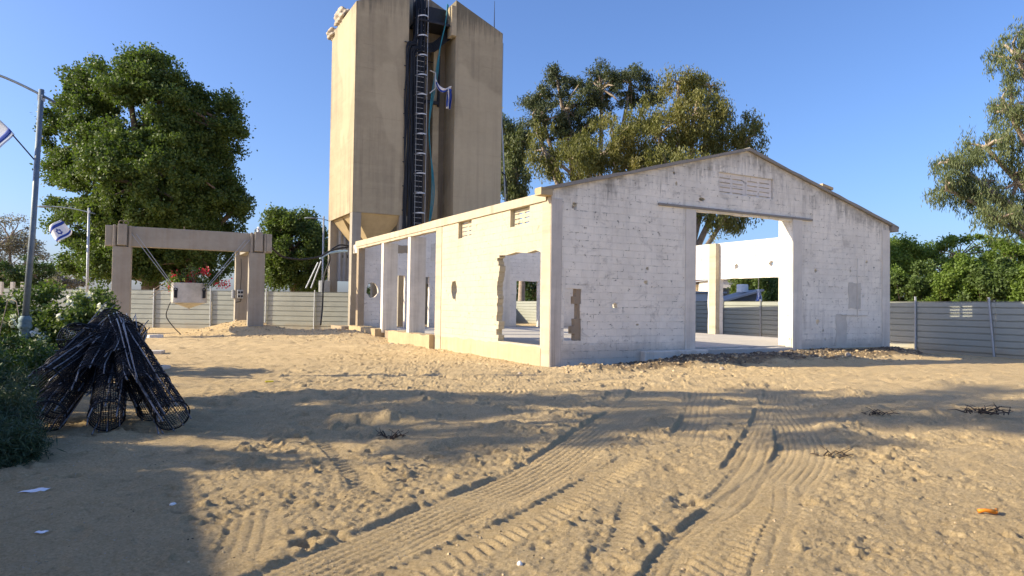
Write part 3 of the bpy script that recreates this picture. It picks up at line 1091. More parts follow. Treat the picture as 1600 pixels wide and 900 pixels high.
# back gable wall seen through the openings
bo = [(0.33, -.3), (GW, -.3), (GW, EAVE), (mid, APEX - .2), (0.33, EAVE)]
bh = [jag(rect(1.74, FLOOR, 2.52, 3.05), .008, .2, 2), jag(rect(3.2, FLOOR, 3.86, 3.02), .008, .2, 5), oval(.80, 2.28, .34, .38, 16, .16, 8), jag(rect(9.07, FLOOR, 10.5, 2.97), .01, .2, 6), oval(4.2, 4.3, .15, .2, 10, .2, 3), rect(6.0, 3.1, 6.4, 3.4)]
plate('rear_wall', bo, bh, -.2, 0, M['block_in'], wh, WM(0, GL, 0, E1))
wbox('pilaster', 8.15, 8.6, GL - .10, GL - .003, .3, 4.6, M['render'])
plate('mortar_patch', jag(rect(3.9, 3.85, 4.9, 4.75), .03, .2, 19), [], .004, .012, M['patch'], wh, WM(0, GL, 0, E1))
plate('mortar_patch', jag(rect(1.9, 4.2, 2.9, 4.6), .03, .2, 29), [], .004, .012, M['rawblock'], wh, WM(0, GL, 0, E1))
# right side wall, inner face bright
ro = [(.2, -.3), (GL, -.3), (GL, 4.62), (.2, 4.62)]
rh = [jag(rect(3.75, FLOOR - .05, 8.1, 2.95), .02, .3, 7), jag(rect(8.86, FLOOR - .05, 13.0, 2.95), .02, .3, 8), oval(5.15, 3.55, .12, .12, 10, .3, 2), oval(7.1, 3.5, .12, .12, 10, .3, 3), rect(1.3, 3.95, 2.3, 4.50), oval(9.3, 3.9, .04, .04, 8, .2, 3), oval(11.0, 3.9, .05, .05, 8, .2, 3)]
plate('side_wall', ro, rh, -.2, 0, M['block_in'], wh, WM(GW, 0, 0, E2))
sl = []
for c in range(2):
    for r_ in range(4):
        sl.append(rect(1.36 + c * .5, 4.02 + r_ * .125, 1.36 + c * .5 + .40, 4.07 + r_ * .125))
plate('vent', rect(1.305, 3.955, 2.295, 4.495), sl, -.12, -.08, M['block_in'], wh, WM(GW, 0, 0, E2))
plate('mortar_patch', jag(rect(6.0, 3.9, 6.95, 4.5), .02, .12, 11), [rect(6.1 + .42 * i, 4.0 + .15 * j, 6.42 + .42 * i, 4.07 + .15 * j) for i in range(2) for j in range(3)], -.212, -.204, M['patch'], wh, WM(GW, 0, 0, E2))
wbox('column', GW - .45, GW - .202, 8.12, 8.55, FLOOR - .1, 4.6, M['column'])
# floor slab
plate('floor', [(.26, .26), (GW - .22, .26), (GW - .22, GL - .22), (.26, GL - .22)], [], 0, .25, M['floor'], wh,
      Matrix.Translation(Vector((0, 0, FLOOR - .25))) @ ROTB)
wbox('threshold', 5.08, 9.24, -.06, .25, .02, FLOOR - .05, M['floor'], bevel=.02)
# roof rubble
rb = MB()
o = MB().box((0, 0, 0), (.55, .3, .1)).build('loose_slab', M['plinth'], wh, bevel=.01)
o.matrix_local = Matrix.Translation(E1 * 10.9 + E2 * .05 + Vector((0, 0, roofz(10.9) + .17))) @ ROTB @ Matrix.Rotation(R(10), 4, 'Y')

# ------------------------------------------------------------------ silo tower
S0 = Vector((-8.63, 37.0, 0))
silo = empty('concrete_silo', S0, 0, 'tall beige concrete silo tower with hopper bottoms on legs, behind the warehouse', 'silo')


def SM(t, d, z):
    return Matrix.Translation(E1 * t + E2 * d + Vector((0, 0, z))) @ ROTB


def sbox(name, t0, t1, d0, d1, z0, z1, mat, parent=None, bevel=.02):
    o = MB().box((0, 0, 0), (t1 - t0, d1 - d0, z1 - z0)).build(name, mat, silo if parent is None else parent, bevel=bevel)
    o.matrix_local = SM((t0 + t1) / 2, (d0 + d1) / 2, (z0 + z1) / 2)
    return o


STW, SD = 8.94, 5.3


def stop(t):
    return 17.95 + .44 * (STW / 2 - abs(t - STW / 2))


def splate(name, pts, d0, d1, mat):
    # xdir E1, normal = -E2; depth d -> local z = -d
    return plate(name, pts, [], -d1, -d0, mat, silo, frame_matrix(Vector((0, 0, 0)), E1))


splate('bin', [(0, 6.5), (3.01, 6.5), (3.01, stop(3.01)), (0, stop(0))], 0, SD, M['silo'])
splate('bin', [(5.87, 6.35), (STW, 6.35), (STW, stop(STW)), (5.87, stop(5.87))], 0, SD, M['silo'])
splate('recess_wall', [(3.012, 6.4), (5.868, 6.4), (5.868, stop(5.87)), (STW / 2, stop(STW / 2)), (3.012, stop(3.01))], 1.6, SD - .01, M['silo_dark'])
# stepped lighter strip in the recess
sbox('recess_rib', 4.95, 5.35, 1.1, 1.598, 6.6, 16.6, M['silo'])
# dark band low down
for (t0, t1) in ((0, .5), (2.65, 3.15), (5.75, 6.25), (8.44, 8.94)):
    for (d0, d1) in ((0, .5), (4.8, 5.3)):
        sbox('leg', t0 + .004, t1 - .004, d0 + .004, d1 - .004, -.3, 6.495 if t0 < 5 else 6.345, M['frame'])
sbox('plinth', -.4, 9.2, -.35, 5.6, -.3, .35, M['rawblock'])
# hoppers: truncated upside down pyramids
for (ta, tb, zt) in ((.5, 2.65, 6.5), (6.25, 8.44, 6.35)):
    for (da, db) in ((.12, 2.55), (2.75, 5.18)):
        zb = 4.75
        tc, dc = (ta + tb) / 2, (da + db) / 2
        vs = []
        ta2, tb2 = ta - .35, tb + .35
        for (t_, d_) in ((ta2, da), (tb2, da), (tb2, db), (ta2, db)):
            vs.append(E1 * t_ + E2 * d_ + Vector((0, 0, zt - .004)))
        for (sx, sy) in ((-.12, -.12), (.12, -.12), (.12, .12), (-.12, .12)):
            vs.append(E1 * (tc + sx) + E2 * (dc + sy) + Vector((0, 0, zb)))
        MB().add(vs, [(0, 1, 5, 4), (1, 2, 6, 5), (2, 3, 7, 6), (3, 0, 4, 7), (4, 5, 6, 7), (3, 2, 1, 0)]).build('hopper', M['hopper'], silo)


# corrugated cladding behind the legs
def corrugated(name, L, H, pitch, amp, mat, parent, matrix, vertical=True):
    mb = MB()
    n = int(L / pitch * 4)
    vs = []
    for i in range(n + 1):
        x = L * i / n
        y = amp * (1, 1, -1, -1)[i % 4]
        vs += [(x, y, 0), (x, y, H)]
    fs = [(2 * i, 2 * i + 2, 2 * i + 3, 2 * i + 1) for i in range(n)]
    mb.add(vs, fs)
    o = mb.build(name, mat, parent)
    o.matrix_local = matrix
    sd = o.modifiers.new('thick', 'SOLIDIFY')
    sd.thickness = .004
    return o


corrugated('cladding_sheet', 8.0, 3.6, .28, .02, M['roof_grey'], silo, SM(.45, 4.7, 2.9))
corrugated('cladding_sheet', 4.2, 5.6, .28, .02, M['roof_grey'], silo, SM(8.3, .6, .6) @ Matrix.Rotation(R(90), 4, 'Z'))
sbox('cross_beam', .5, 8.4, 4.72, 4.95, 4.3, 4.5, M['metal_dark'])
sbox('beam', 0.1, .45, -1.9, 0, 4.25, 4.72, M['render'])
sbox('control_box', -.6, -.08, 4.2, 4.9, 2.0, 2.9, M['galv'])
sbox('diagonal', .6, .85, 2.0, 4.4, .6, .9, M['galv'])

# ladder with safety cage
lad = empty('ladder', SM(3.88, .15, 0).translation, 0)
lad.parent = silo
lad.rotation_euler = (0, 0, math.atan2(E1.y, E1.x))


def lpart(mb, name, mat):
    o = mb.build(name, mat, lad)
    return o


mb = MB()
for sx in (-.26, .26):
    mb.tube([(sx, .28, 5.2), (sx, .28, 19)], .025, 6)
lpart(mb, 'rail', M['metal_dark'])
mb = MB()
z = 5.3
while z < 18.8:
    lpart(MB().tube([(-.26, .28, z), (.26, .28, z)], .014, 5), 'rung', M['ladder'])
    z += .3
z = 5.6
hz = []
while z < 19:
    mb = MB()
    vs = []
    n = 12
    for i in range(n + 1):
        a = PI * i / n
        cx, cy = .36 * math.cos(a), .28 - .62 * math.sin(a)
        dx, dy = math.cos(a), -math.sin(a)
        for (o_, zz) in ((0, -.035), (0, .035), (.008, .035), (.008, -.035)):
            vs.append((cx + dx * o_, cy + dy * o_, z + zz))
    fs = []
    for i in range(n):
        for j in range(4):
            j2 = (j + 1) % 4
            fs.append((i * 4 + j, i * 4 + j2, (i + 1) * 4 + j2, (i + 1) * 4 + j))
    mb.add(vs, fs)
    lpart(mb, 'cage_hoop', M['ladder'])
    z += 1.12
for i in range(1, 6):
    a = PI * i / 6
    cx, cy = .355 * math.cos(a), .28 - .61 * math.sin(a)
    mb = MB()
    mb.tube([(cx, cy, 5.6), (cx, cy, 19)], .014, 5)
    lpart(mb, 'cage_strap', M['ladder'] if i in (1, 5) else M['metal_dark'])
MB().box((0, .6, 12.2), (.62, .3, 13.8)).build('cable_tray', M['black'], lad)
# black cable bundle down the edge of the left bin
for k in range(9):
    mb = MB()
    x0 = 2.86 + .065 * k + random.uniform(-.02, .02)
    dd = -.06 if x0 < 3.02 else random.uniform(-.05, .25)
    top_z = 16.0 - .05 * k
    pts = []
    for i in range(30):
        zz = 5.0 + (top_z - 5.0) * i / 29
        w = .03 * math.sin(zz * .9 + k * 2) + .02 * math.sin(zz * 2.3 + k)
        pts.append(E1 * (x0 + w) + E2 * (dd + .02 * math.sin(zz + k)) + Vector((0, 0, zz)))
    pts.append(E1 * (x0 + .1) + E2 * dd + Vector((0, 0, top_z + .25)))
    pts.append(E1 * (x0 + .45) + E2 * (dd + .1) + Vector((0, 0, top_z + .38)))
    pts.append(E1 * (x0 + .6) + E2 * (dd + .2) + Vector((0, 0, top_z + .9)))
    pts.append(E1 * (x0 + .65) + E2 * (dd + .2) + Vector((0, 0, 19)))
    mb.tube(pts, .045, 6)
    mb.build('cable', M['black'], silo, True)
for k in range(6):
    mb = MB()
    x0 = 3.45 + .05 * k
    pts = [E1 * (x0 + .05 * math.sin(i * .8 + k * 1.7)) + E2 * (.5 + .06 * k) + Vector((0, 0, 5 + i * .5)) for i in range(29)]
    mb.tube(pts, .028, 5)
    mb.build('cable', M['metal_dark'], silo, True)
# teal hoses from the roof
for k in range(3):
    pts = []
    A = [(5.35, 19), (5.25, 17.8), (4.95, 16.4), (4.72, 15.0), (4.5, 13.8), (4.38, 12.6), (4.36, 11.5), (4.45, 10.4), (4.56, 9.2), (4.58, 8.0), (4.5, 6.8), (4.35, 5.4)]
    A = dense([(a + k * .05 * math.sin(b), b) for a, b in A], .4)
    for (a, b_) in A:
        pts.append(E1 * (a + k * .05) + E2 * (.12 + .05 * k) + Vector((0, 0, b_)))
    MB().tube(pts, .028, 6).build('hose', M['teal'], silo, True)
# platform, net and chunk at the top of the recess
sbox('platform', 3.6, 5.75, .1, 1.59, 17.7, 17.85, M['metal_dark'])
sbox('motor_box', 4.3, 5.5, .5, 1.5, 17.9, 18.8, M['metal_dark'])
pts = [E1 * (3.5 + i * .25) + E2 * .5 + Vector((0, 0, 16.0 + .9 * (i / 8) ** 2 + .1 * math.sin(i))) for i in range(10)]
mb = MB()
for k in range(7):
    mb.tube([p + Vector((0, 0, k * .09)) + E2 * .03 * k for p in pts], .05, 6)
mb.build('cable_drape', M['black'], silo, True)
sbox('broken_parapet', 5.55, 5.86, -.12, .5, 17.15, 18.9, M['silo'])
# brackets and flag arm
sbox('bracket', 5.2, 5.3, .9, 1.1, 13.2, 16.2, M['metal_dark'])
sbox('bracket', 4.4, 5.3, .92, 1.08, 13.3, 13.5, M['metal_dark'])
mb = MB()
mb.tube([E1 * 4.3 + Vector((0, 0, 14.9)), E1 * 4.62 + E2 * -.05 + Vector((0, 0, 14.8)), E1 * 4.62 + E2 * -.05 + Vector((0, 0, 13.9)), E1 * 4.3 + Vector((0, 0, 13.6))], .03, 6)
mb.build('pipe_bracket', M['ladder'], silo)
mb = MB()
mb.tube([E1 * 4.3 + E2 * 1.2 + Vector((0, 0, 15.9)), E1 * 5.35 + E2 * 1.2 + Vector((0, 0, 15.8)), E1 * 5.35 + E2 * 1.2 + Vector((0, 0, 15.0))], .025, 6)
mb.tube([E1 * 4.55 + E2 * 1.59 + Vector((0, 0, 15.5)), E1 * 4.5 + E2 * 1.1 + Vector((0, 0, 15.5))], .12, 8)
mb.build('pipe_fitting', M['metal_dark'], silo)
# cable clips on the face of the left bin
mb = MB()
for z in np.arange(6.8, 16.5, 1.35):
    mb.box(E1 * 2.82 + E2 * -.03 + Vector((0, 0, z)), (.12, .08, .05))
mb.build('cable_clips', M['metal_dark'], silo)
# conduit flaring off the right corner
pts = [E1 * (STW + .04) + E2 * .1 + Vector((0, 0, z)) for z in (17.4, 15, 12.5)] + [E1 * (STW + .1 + .45 * i / 6) + E2 * .1 + Vector((0, 0, 12 - i * 1.1)) for i in range(7)]
MB().tube(pts, .05, 6).build('conduit', M['galv'], silo, True)
pts = [E1 * (STW + .04) + Vector((0, 0, 9.6)), E1 * (STW + .3) + Vector((0, 0, 9.4)), E1 * (STW + .42) + Vector((0, 0, 8.6)), E1 * (STW + .55) + Vector((0, 0, 5.4))]
MB().tube(pts, .04, 6).build('conduit', M['black'], silo, True)
# antenna
pa = E1 * 8.45 + E2 * .2
MB().tube([pa + Vector((0, 0, 18.1)), pa + Vector((0, 0, 18.35)), pa + Vector((0, 0, 19.9))], [.04, .03, .012], 6).build('antenna', M['metal_dark'], silo)
pa = E1 * 7.0 + E2 * 3.2
MB().tube([pa + Vector((0, 0, 18.6)), pa + Vector((0, 0, 19.6))], .012, 5).build('antenna', M['metal_dark'], silo)


# ------------------------------------------------------------------ cloth things
def cloth_grid(name, fn, nu, nv, mat, parent=None, thick=.004):
    vs = [fn(i / nu, j / nv) for j in range(nv + 1) for i in range(nu + 1)]
    fs = [(j * (nu + 1) + i, j * (nu + 1) + i + 1, (j + 1) * (nu + 1) + i + 1, (j + 1) * (nu + 1) + i) for j in range(nv) for i in range(nu)]
    o = MB().add(vs, fs).build(name, mat, parent, True)
    sd = o.modifiers.new('thick', 'SOLIDIFY')
    sd.thickness = thick
    sd.offset = 0
    return o


def star_flag(name, label, fn, group='blue and white flags'):
    """white cloth with two blue bands and a six pointed star of blue lines, fn(u,v)->point, v=0 top"""
    o = cloth_grid(name, fn, 24, 16, M['cloth'])
    tag(o, label, 'flag', group)
    nrm = lambda u, v: ((fn(u + .01, v) - fn(u - .01, v)).cross(fn(u, v + .01) - fn(u, v - .01))).normalized()
    for (v0, v1) in ((.12, .27), (.73, .88)):
        for s in (1, -1):
            f2 = lambda u, v, v0=v0, v1=v1, s=s: fn(u, v0 + (v1 - v0) * v) + nrm(u, v0 + (v1 - v0) * v) * .005 * s
            cloth_grid('stripe', f2, 24, 3, M['blue'], o, .001)
    for s in (1, -1):
        mb = MB()
        for tri in (0, 1):
            c3 = []
            for k in range(3):
                a = PI / 2 + tri * PI + k * 2 * PI / 3
                c3.append((.5 + .17 * math.cos(a) * .70, .5 - .17 * math.sin(a)))
            for k in range(3):
                a, b_ = c3[k], c3[(k + 1) % 3]
                n = 6
                dx, dy = b_[0] - a[0], b_[1] - a[1]
                L = math.hypot(dx, dy)
                ox, oy = -dy / L * .014, dx / L * .02
                vs = []
                for i in range(n + 1):
                    u, v = a[0] + dx * i / n, a[1] + dy * i / n
                    vs.append(fn(u + ox, v + oy) + nrm(u, v) * .0065 * s)
                    vs.append(fn(u - ox, v - oy) + nrm(u, v) * .0065 * s)
                mb.add(vs, [(2 * i, 2 * i + 1, 2 * i + 3, 2 * i + 2) for i in range(n)])
        mb.build('star', M['blue'], o)
    return o


# flag tangled on the silo: a hanging twisted strip
def fsilo(u, v):
    p = S0 + E1 * (4.55 + .95 * u) + E2 * (-.35 + .12 * math.sin(9 * u))
    drop = .35 * math.sin(PI * u) ** 2 + .25 * u
    z = 14.35 - drop - v * (.28 + .12 * math.sin(7 * u))
    return p + Vector((0, 0, z)) + E2 * (.08 * math.sin(v * 9 + u * 5))


def fsilo2(u, v):
    w = .30 * (1 - .35 * v)
    p = S0 + E1 * (5.34 + w * (u - .5) + .04 * math.sin(5 * v)) + E2 * (-.33 + .10 * math.sin(14 * u + 3 * v))
    return p + Vector((0, 0, 13.95 - 1.15 * v - .1 * abs(u - .5)))


fl = empty('tangled_flag', S0 + E1 * 4.6 + Vector((0, 0, 14)), 0, 'blue and white flag tangled around the silo ladder, its end hanging straight down', 'flag')


def local(fn, o):
    loc = Vector(o.location)
    return lambda u, v: fn(u, v) - loc


lf, lf2 = local(fsilo, fl), local(fsilo2, fl)
cloth_grid('cloth', lf, 20, 8, M['cloth'], fl)
cloth_grid('stripe', lambda u, v: lf(u, .55 + .45 * v) - E2 * .02, 20, 4, M['blue'], fl)
cloth_grid('cloth', lf2, 14, 14, M['cloth'], fl)
cloth_grid('stripe', lambda u, v: lf2(.55 + .5 * u, v) - E2 * .03, 8, 14, M['blue'], fl)
cloth_grid('stripe', lambda u, v: lf2(.0 + .16 * u, v * .9) - E2 * .03, 4, 14, M['blue'], fl)


# crumpled sacks on the left roof edge of the silo
def sack(name, label, c, r3, seed):
    bm = bmesh.new()
    bmesh.ops.create_icosphere(bm, subdivisions=4, radius=1)
    rr = np.random.default_rng(seed)
    for v in bm.verts:
        p = v.co
        k = 1 + .25 * math.sin(p.x * 5 + seed) * math.sin(p.z * 6 + seed) + .12 * math.sin(p.y * 13 + p.x * 9 + seed)
        v.co = Vector((p.x * r3[0], p.y * r3[1], p.z * r3[2])) * k
    me = bpy.data.meshes.new(name)
    bm.to_mesh(me)
    bm.free()
    o = link(name, me, M['sack'], None, True)
    o.location = c
    tag(o, label, 'sack', 'old sacks on the silo roof edge')
    return o


sack('old_sack', 'dusty sack slumped over the outer left corner of the silo roof', S0 + E2 * 5.2 + E1 * .05 + Vector((0, 0, 17.9)), (.35, .55, .3), 1).rotation_euler = (0, 0, .5)
sack('old_sack', 'dusty sack lying higher up on the left edge of the silo roof', S0 + E2 * 3.4 + E1 * .1 + Vector((0, 0, 18.3)), (.35, .9, .45), 4).rotation_euler = (0, 0, .5)

# ------------------------------------------------------------------ concrete frame (four posts and beams)
FR = Vector((-16.3, 28.8, 0))
pf = empty('concrete_portal_frame', FR, 0, 'grey brown concrete frame of posts and a deep beam with a planter hung in it', 'concrete frame')


def fbox(name, t0, t1, d0, d1, z0, z1, mat=None, bevel=.02):
    o = MB().box((0, 0, 0), (t1 - t0, d1 - d0, z1 - z0)).build(name, mat or M['frame'], pf, bevel=bevel)
    o.matrix_local = SM((t0 + t1) / 2, (d0 + d1) / 2, (z0 + z1) / 2)
    return o


FT = 4.68
fbox('post', -.34, .34, 0, .42, -.3, FT - .85)
fbox('post', 5.02, 5.70, 0, .42, -.3, FT - .85)
fbox('post', -.34, .34, 4.9, 5.4, -.3, FT - .505)
fbox('post', 5.02, 5.70, 4.9, 5.4, -.3, FT - .505)
fbox('beam', -.62, 6.0, .10, .52, FT - .83, FT + .02)
fbox('beam', -.45, 5.9, 4.8, 5.3, FT - .50, FT - .1)
fbox('side_beam', -.20, .20, .53, 4.79, FT - .72, FT - .10)
fbox('side_beam', 5.15, 5.55, .53, 4.79, FT - .72, FT - .10)
for t in (-.0, 5.4):
    fbox('cleat', t - .34, t - .24, -.02, .09, FT - .85, FT + .05)
    fbox('cleat', t - .17, t + .17, -.10, .09, FT - .80, FT + .08)
    fbox('cleat', t + .24, t + .34, -.02, .09, FT - .85, FT + .03)
fbox('cleat', 5.75, 5.98, .0, .098, FT - .78, FT + .02)
mb = MB()
for t in (-.05, .12, 5.35):
    p = E1 * t + E2 * .2 + Vector((0, 0, FT + .08))
    mb.ring(p + Vector((0, 0, .08)), E2, .09, .02, 12, 5)
mb.build('lifting_eye', M['bark'], pf)
o = MB().lathe([(.001, 0), (.09, 0), (.09, .28), (.07, .32), (.001, .32)], E1 * 5.45 + E2 * .3 + Vector((0, 0, FT + .03)), 14).build('pipe_stub', M['white'], pf)
MB().tube([E1 * 2.35 + E2 * .3 + Vector((0, 0, FT)), E1 * 2.35 + E2 * .3 + Vector((0, 0, FT + .16))], .02, 5).build('rebar_stub', M['bark'], pf)
fbox('switch_box', 5.12, 5.40, 4.78, 4.898, 1.75, 2.2, M['galv'])
fbox('switch_box', 4.88, 5.01, 4.95, 5.2, 1.75, 2.2, M['galv'])
mb = MB()
for (a, z) in ((5.19, 1.87), (5.19, 2.07), (5.33, 1.87), (5.33, 2.07)):
    mb.box(E1 * a + E2 * 4.77 + Vector((0, 0, z)), (.08, .08, .1))
mb.build('socket', M['black'], pf)
mb = MB()
mb.tube([E1 * 5.26 + E2 * 4.86 + Vector((0, 0, 2.2)), E1 * 5.30 + E2 * 4.86 + Vector((0, 0, 3.1)), E1 * 5.26 + E2 * 4.86 + Vector((0, 0, 3.8))], .012, 5)
mb.tube([E1 * 5.3 + E2 * 4.86 + Vector((0, 0, 1.75)), E1 * 5.28 + E2 * 4.85 + Vector((0, 0, 1.6)), E1 * 5.06 + E2 * 4.85 + Vector((0, 0, 1.55))], .02, 5)
mb.build('wiring', M['black'], pf)

# planter tub hung in slings
tubc = at(295.5, 463, 30.2)
pl = empty('hanging_planter', (tubc.x, tubc.y, tubc.z - .35), 0, 'pale steel drum planter with a conical bottom hanging in slings from the concrete beam', 'planter')
rt = .72
MB().lathe([(.03, -.22), (.06, -.21), (.62, 0), (rt - .01, .02)], (0, 0, 0.05), 40).build('drum_bottom', M['tub'], pl, True)
MB().lathe([(rt, .02), (rt, .86)], (0, 0, 0.05), 48).build('drum', M['tub'], pl, True)
MB().lathe([(rt - .03, .86), (rt - .03, .74), (.001, .74)], (0, 0, 0.05), 40).build('soil', M['bark'], pl)
MB().lathe([(rt + .012, .82), (rt + .012, .87), (rt - .03, .88), (rt - .035, .84)], (0, 0, .05), 32).build('rim', M['tub'], pl)
MB().lathe([(.001, -.30), (.035, -.29), (.035, -.2), (.001, -.2)], (0, 0, .05), 10).build('outlet', M['tub'], pl)
for s in (-1, 1):
    base = E1 * (s * .56) + E2 * -.48
    MB().box(base + Vector((0, 0, .45)), (.12, .12, .34), ROTB.to_3x3()).ring(base + Vector((0, 0, .62)) - E2 * .05, E2, .07, .02, 10, 5).build('lug', M['black'], pl)
    top = (FR + E1 * (2.68 + s * 2.25) + E2 * .02 + Vector((0, 0, FT - .3))) - Vector(pl.location)
    mb = MB()
    for k in (-.035, .035):
        mb.tube([base + Vector((0, 0, .62)) + E1 * k, top + E1 * k * 2.5], .013, 5)
    mb.build('sling', M['galv'], pl)
# loose hose hanging from the tub to the ground
hp = [tubc + Vector(p) for p in ((-.75, .1, -.05), (-.95, .1, -.5), (-1.02, .1, -.9), (-.7, .1, -1.35), (-.35, .1, -1.7), (-.3, .1, -1.95))]
o = MB().tube([Vector((a, tubc.y + .1, b)) for a, b in dense([(p.x, p.z) for p in hp], .08)], .022, 6).build('garden_hose', M['black'], None, True)
tag(o, 'thin black hose dangling from the planter drum down to the sand', 'hose')


# ------------------------------------------------------------------ foliage
def leaf_mesh(name, C, A, Lh, Wh, seed=0):
    """diamond leaves: centres C (n,3), long axes A (n,3), half length and half width arrays"""
    r_ = np.random.default_rng(seed)
    n = len(C)
    rnd = r_.normal(size=(n, 3))
    A = A / (np.linalg.norm(A, axis=1)[:, None] + 1e-9)
    Bv = np.cross(A, rnd)
    Bv /= np.linalg.norm(Bv, axis=1)[:, None] + 1e-9
    Lh = Lh[:, None]
    Wh = Wh[:, None]
    V = np.stack([C - A * Lh, C + Bv * Wh, C + A * Lh, C - Bv * Wh], 1).reshape(-1, 3)
    me = bpy.data.meshes.new(name)
    me.vertices.add(4 * n)
    me.vertices.foreach_set('co', V.ravel())
    me.loops.add(4 * n)
    me.loops.foreach_set('vertex_index', np.arange(4 * n, dtype=np.int32))
    me.polygons.add(n)
    me.polygons.foreach_set('loop_start', np.arange(0, 4 * n, 4, dtype=np.int32))
    me.polygons.foreach_set('loop_total', np.full(n, 4, dtype=np.int32))
    me.update(calc_edges=True)
    return me


def make_tree(name, label, base, trunk_r, fork_z, lobes, nclump, nleaf, leaf, mat, bark, droop=0.0, clump_r=(.6, 1.1), shell=.55, group=None, cat='tree', seed=1, dense_core=False, limbs=None, flat=.8):
    """lobes: list of (x,y,z,rx,ry,rz) in world coordinates. leaf=(length,width)"""
    r_ = np.random.default_rng(seed)
    rp = random.Random(seed)
    base = Vector(base)
    root = empty(name, base, 0, label, cat, group)
    vol = np.array([l[3] * l[4] * l[5] for l in lobes]) ** (2 / 3)
    vol = vol / vol.sum()
    cc = []
    for li, l in enumerate(lobes):
        k = max(3, int(round(nclump * vol[li])))
        for _ in range(k):
            d = r_.normal(size=3)
            d /= np.linalg.norm(d)
            rad = r_.uniform(shell, 1.0) ** .7
            c = np.array(l[:3]) + d * rad * np.array(l[3:6])
            # skip clumps buried deep inside another lobe
            bad = False
            for lj, m_ in enumerate(lobes):
                if lj != li:
                    q = (c - np.array(m_[:3])) / np.array(m_[3:6])
                    if np.dot(q, q) < .3 and not dense_core:
                        bad = True
            if not bad:
                cc.append(c)
    cc = np.array(cc)
    cr = r_.uniform(clump_r[0], clump_r[1], len(cc))
    w = cr ** 2
    w /= w.sum()
    idx = r_.choice(len(cc), nleaf, p=w)
    off = r_.normal(size=(nleaf, 3))
    off /= np.linalg.norm(off, axis=1)[:, None]
    rad = r_.uniform(0, 1, nleaf) ** (.62)
    far_ = r_.random(nleaf) < .10
    rad[far_] *= r_.uniform(1.1, 1.6, far_.sum())
    an = r_.uniform(.55, 1.45, (len(cc), 3))
    off = off * rad[:, None] * cr[idx][:, None] * an[idx]
    off[:, 2] *= flat if droop < .5 else 1.25
    if droop:
        # leaves hang in strands: quantise horizontally a little
        off[:, 2] -= np.abs(r_.normal(0, .35, nleaf)) * droop * cr[idx]
    C = cc[idx] + off
    C += r_.normal(0, .05, (nleaf, 3))
    A = r_.normal(size=(nleaf, 3)) * (1 - .75 * droop)
    A[:, 2] -= droop * 1.6
    Ls = r_.uniform(.6, 1.25, nleaf) * leaf[0] / 2
    Ws = r_.uniform(.7, 1.2, nleaf) * leaf[1] / 2
    C = C - np.array(base)
    me = leaf_mesh('crown', C, A, Ls, Ws, seed)
    link('crown', me, mat, root)
    # trunk and limbs
    mb = MB()
    fork = Vector((0, 0, fork_z))
    rise = [Vector((0, 0, -.3)), Vector((rp.uniform(-.1, .1), rp.uniform(-.1, .1), fork_z * .5)), fork]
    mb.tube(rise, [trunk_r * 1.25, trunk_r, trunk_r * .85], 9, False)
    mb.build('trunk', bark, root, True)
    tb = MB()
    lim = []
    for l in lobes:
        cen = Vector(l[:3]) - base
        m1 = fork.lerp(cen, .5) + Vector((rp.uniform(-.4, .4), rp.uniform(-.4, .4), -.3))
        tb.tube([fork - Vector((0, 0, .2)), m1, cen], [trunk_r * .7, trunk_r * .45, trunk_r * .25], 7, False)
        lim.append(cen)
    step = max(1, len(cc) // 110)
    for c in cc[::step]:
        c = Vector(c) - base
        near = min(lim, key=lambda p: (p - c).length)
        m1 = near.lerp(c, .5) + Vector((rp.uniform(-.3, .3), rp.uniform(-.3, .3), rp.uniform(-.2, .3)))
        tb.tube([near, m1, c], [trunk_r * .26, trunk_r * .17, trunk_r * .07], 5, False)
    tb.build('limbs', bark, root, True)
    return root


def lobe(px, py, Y, rpx, rpy, dy=None):
    """ellipsoid at a picture place and distance, radii given in photo pixels"""
    p = at(px, py, Y)
    k = Y / F
    return (p.x, p.y, p.z, rpx * k, (dy if dy else rpx * k), rpy * k)


def base_at(px, Y):
    p = at(px, 480, Y)
    return (p.x, p.y, float(height(np.array([p.x]), np.array([p.y]), False)[0]))


make_tree('ficus_tree', 'huge dense dark green round headed tree rising behind the concrete frame', base_at(235, 46), .6, 3.2,
          [lobe(225, 200, 46, 100, 105), lobe(130, 215, 46, 55, 95), lobe(150, 330, 46, 62, 80), lobe(300, 240, 47, 72, 110), lobe(345, 200, 47, 36, 52),
           lobe(250, 120, 46, 62, 32), lobe(335, 330, 47, 48, 70), lobe(245, 340, 45, 95, 90), lobe(370, 325, 47, 18, 16), lobe(150, 125, 46, 45, 22), lobe(200, 130, 45, 50, 30), lobe(230, 290, 44, 110, 90), lobe(210, 400, 46, 90, 46), lobe(310, 400, 46, 50, 46), lobe(130, 400, 46, 32, 40)],
          1050, 275000, (.22, .13), M['l_ficus'], M['bark'], 0.15, (.35, .95), .6, seed=3, dense_core=True)
make_tree('bushy_tree', 'mid green rounded tree between the concrete frame and the silo', base_at(462, 58), .35, 2.0,
          [lobe(458, 390, 58, 48, 54), lobe(432, 405, 58, 32, 48), lobe(488, 405, 58, 28, 52), lobe(450, 350, 58, 34, 22)],
          200, 48000, (.26, .14), M['l_mid'], M['bark'], 0.0, (.5, .9), .75, seed=5)
make_tree('bare_tree', 'thin grey brown half bare tree at the far left edge beyond the white flowers', base_at(22, 62), .3, 3.0,
          [lobe(15, 372, 62, 34, 42), lobe(52, 395, 62, 24, 28), lobe(-30, 380, 62, 34, 44)],
          70, 9000, (.2, .1), M['l_grey'], M['palebark'], .2, (.5, 1.0), .3, seed=8)
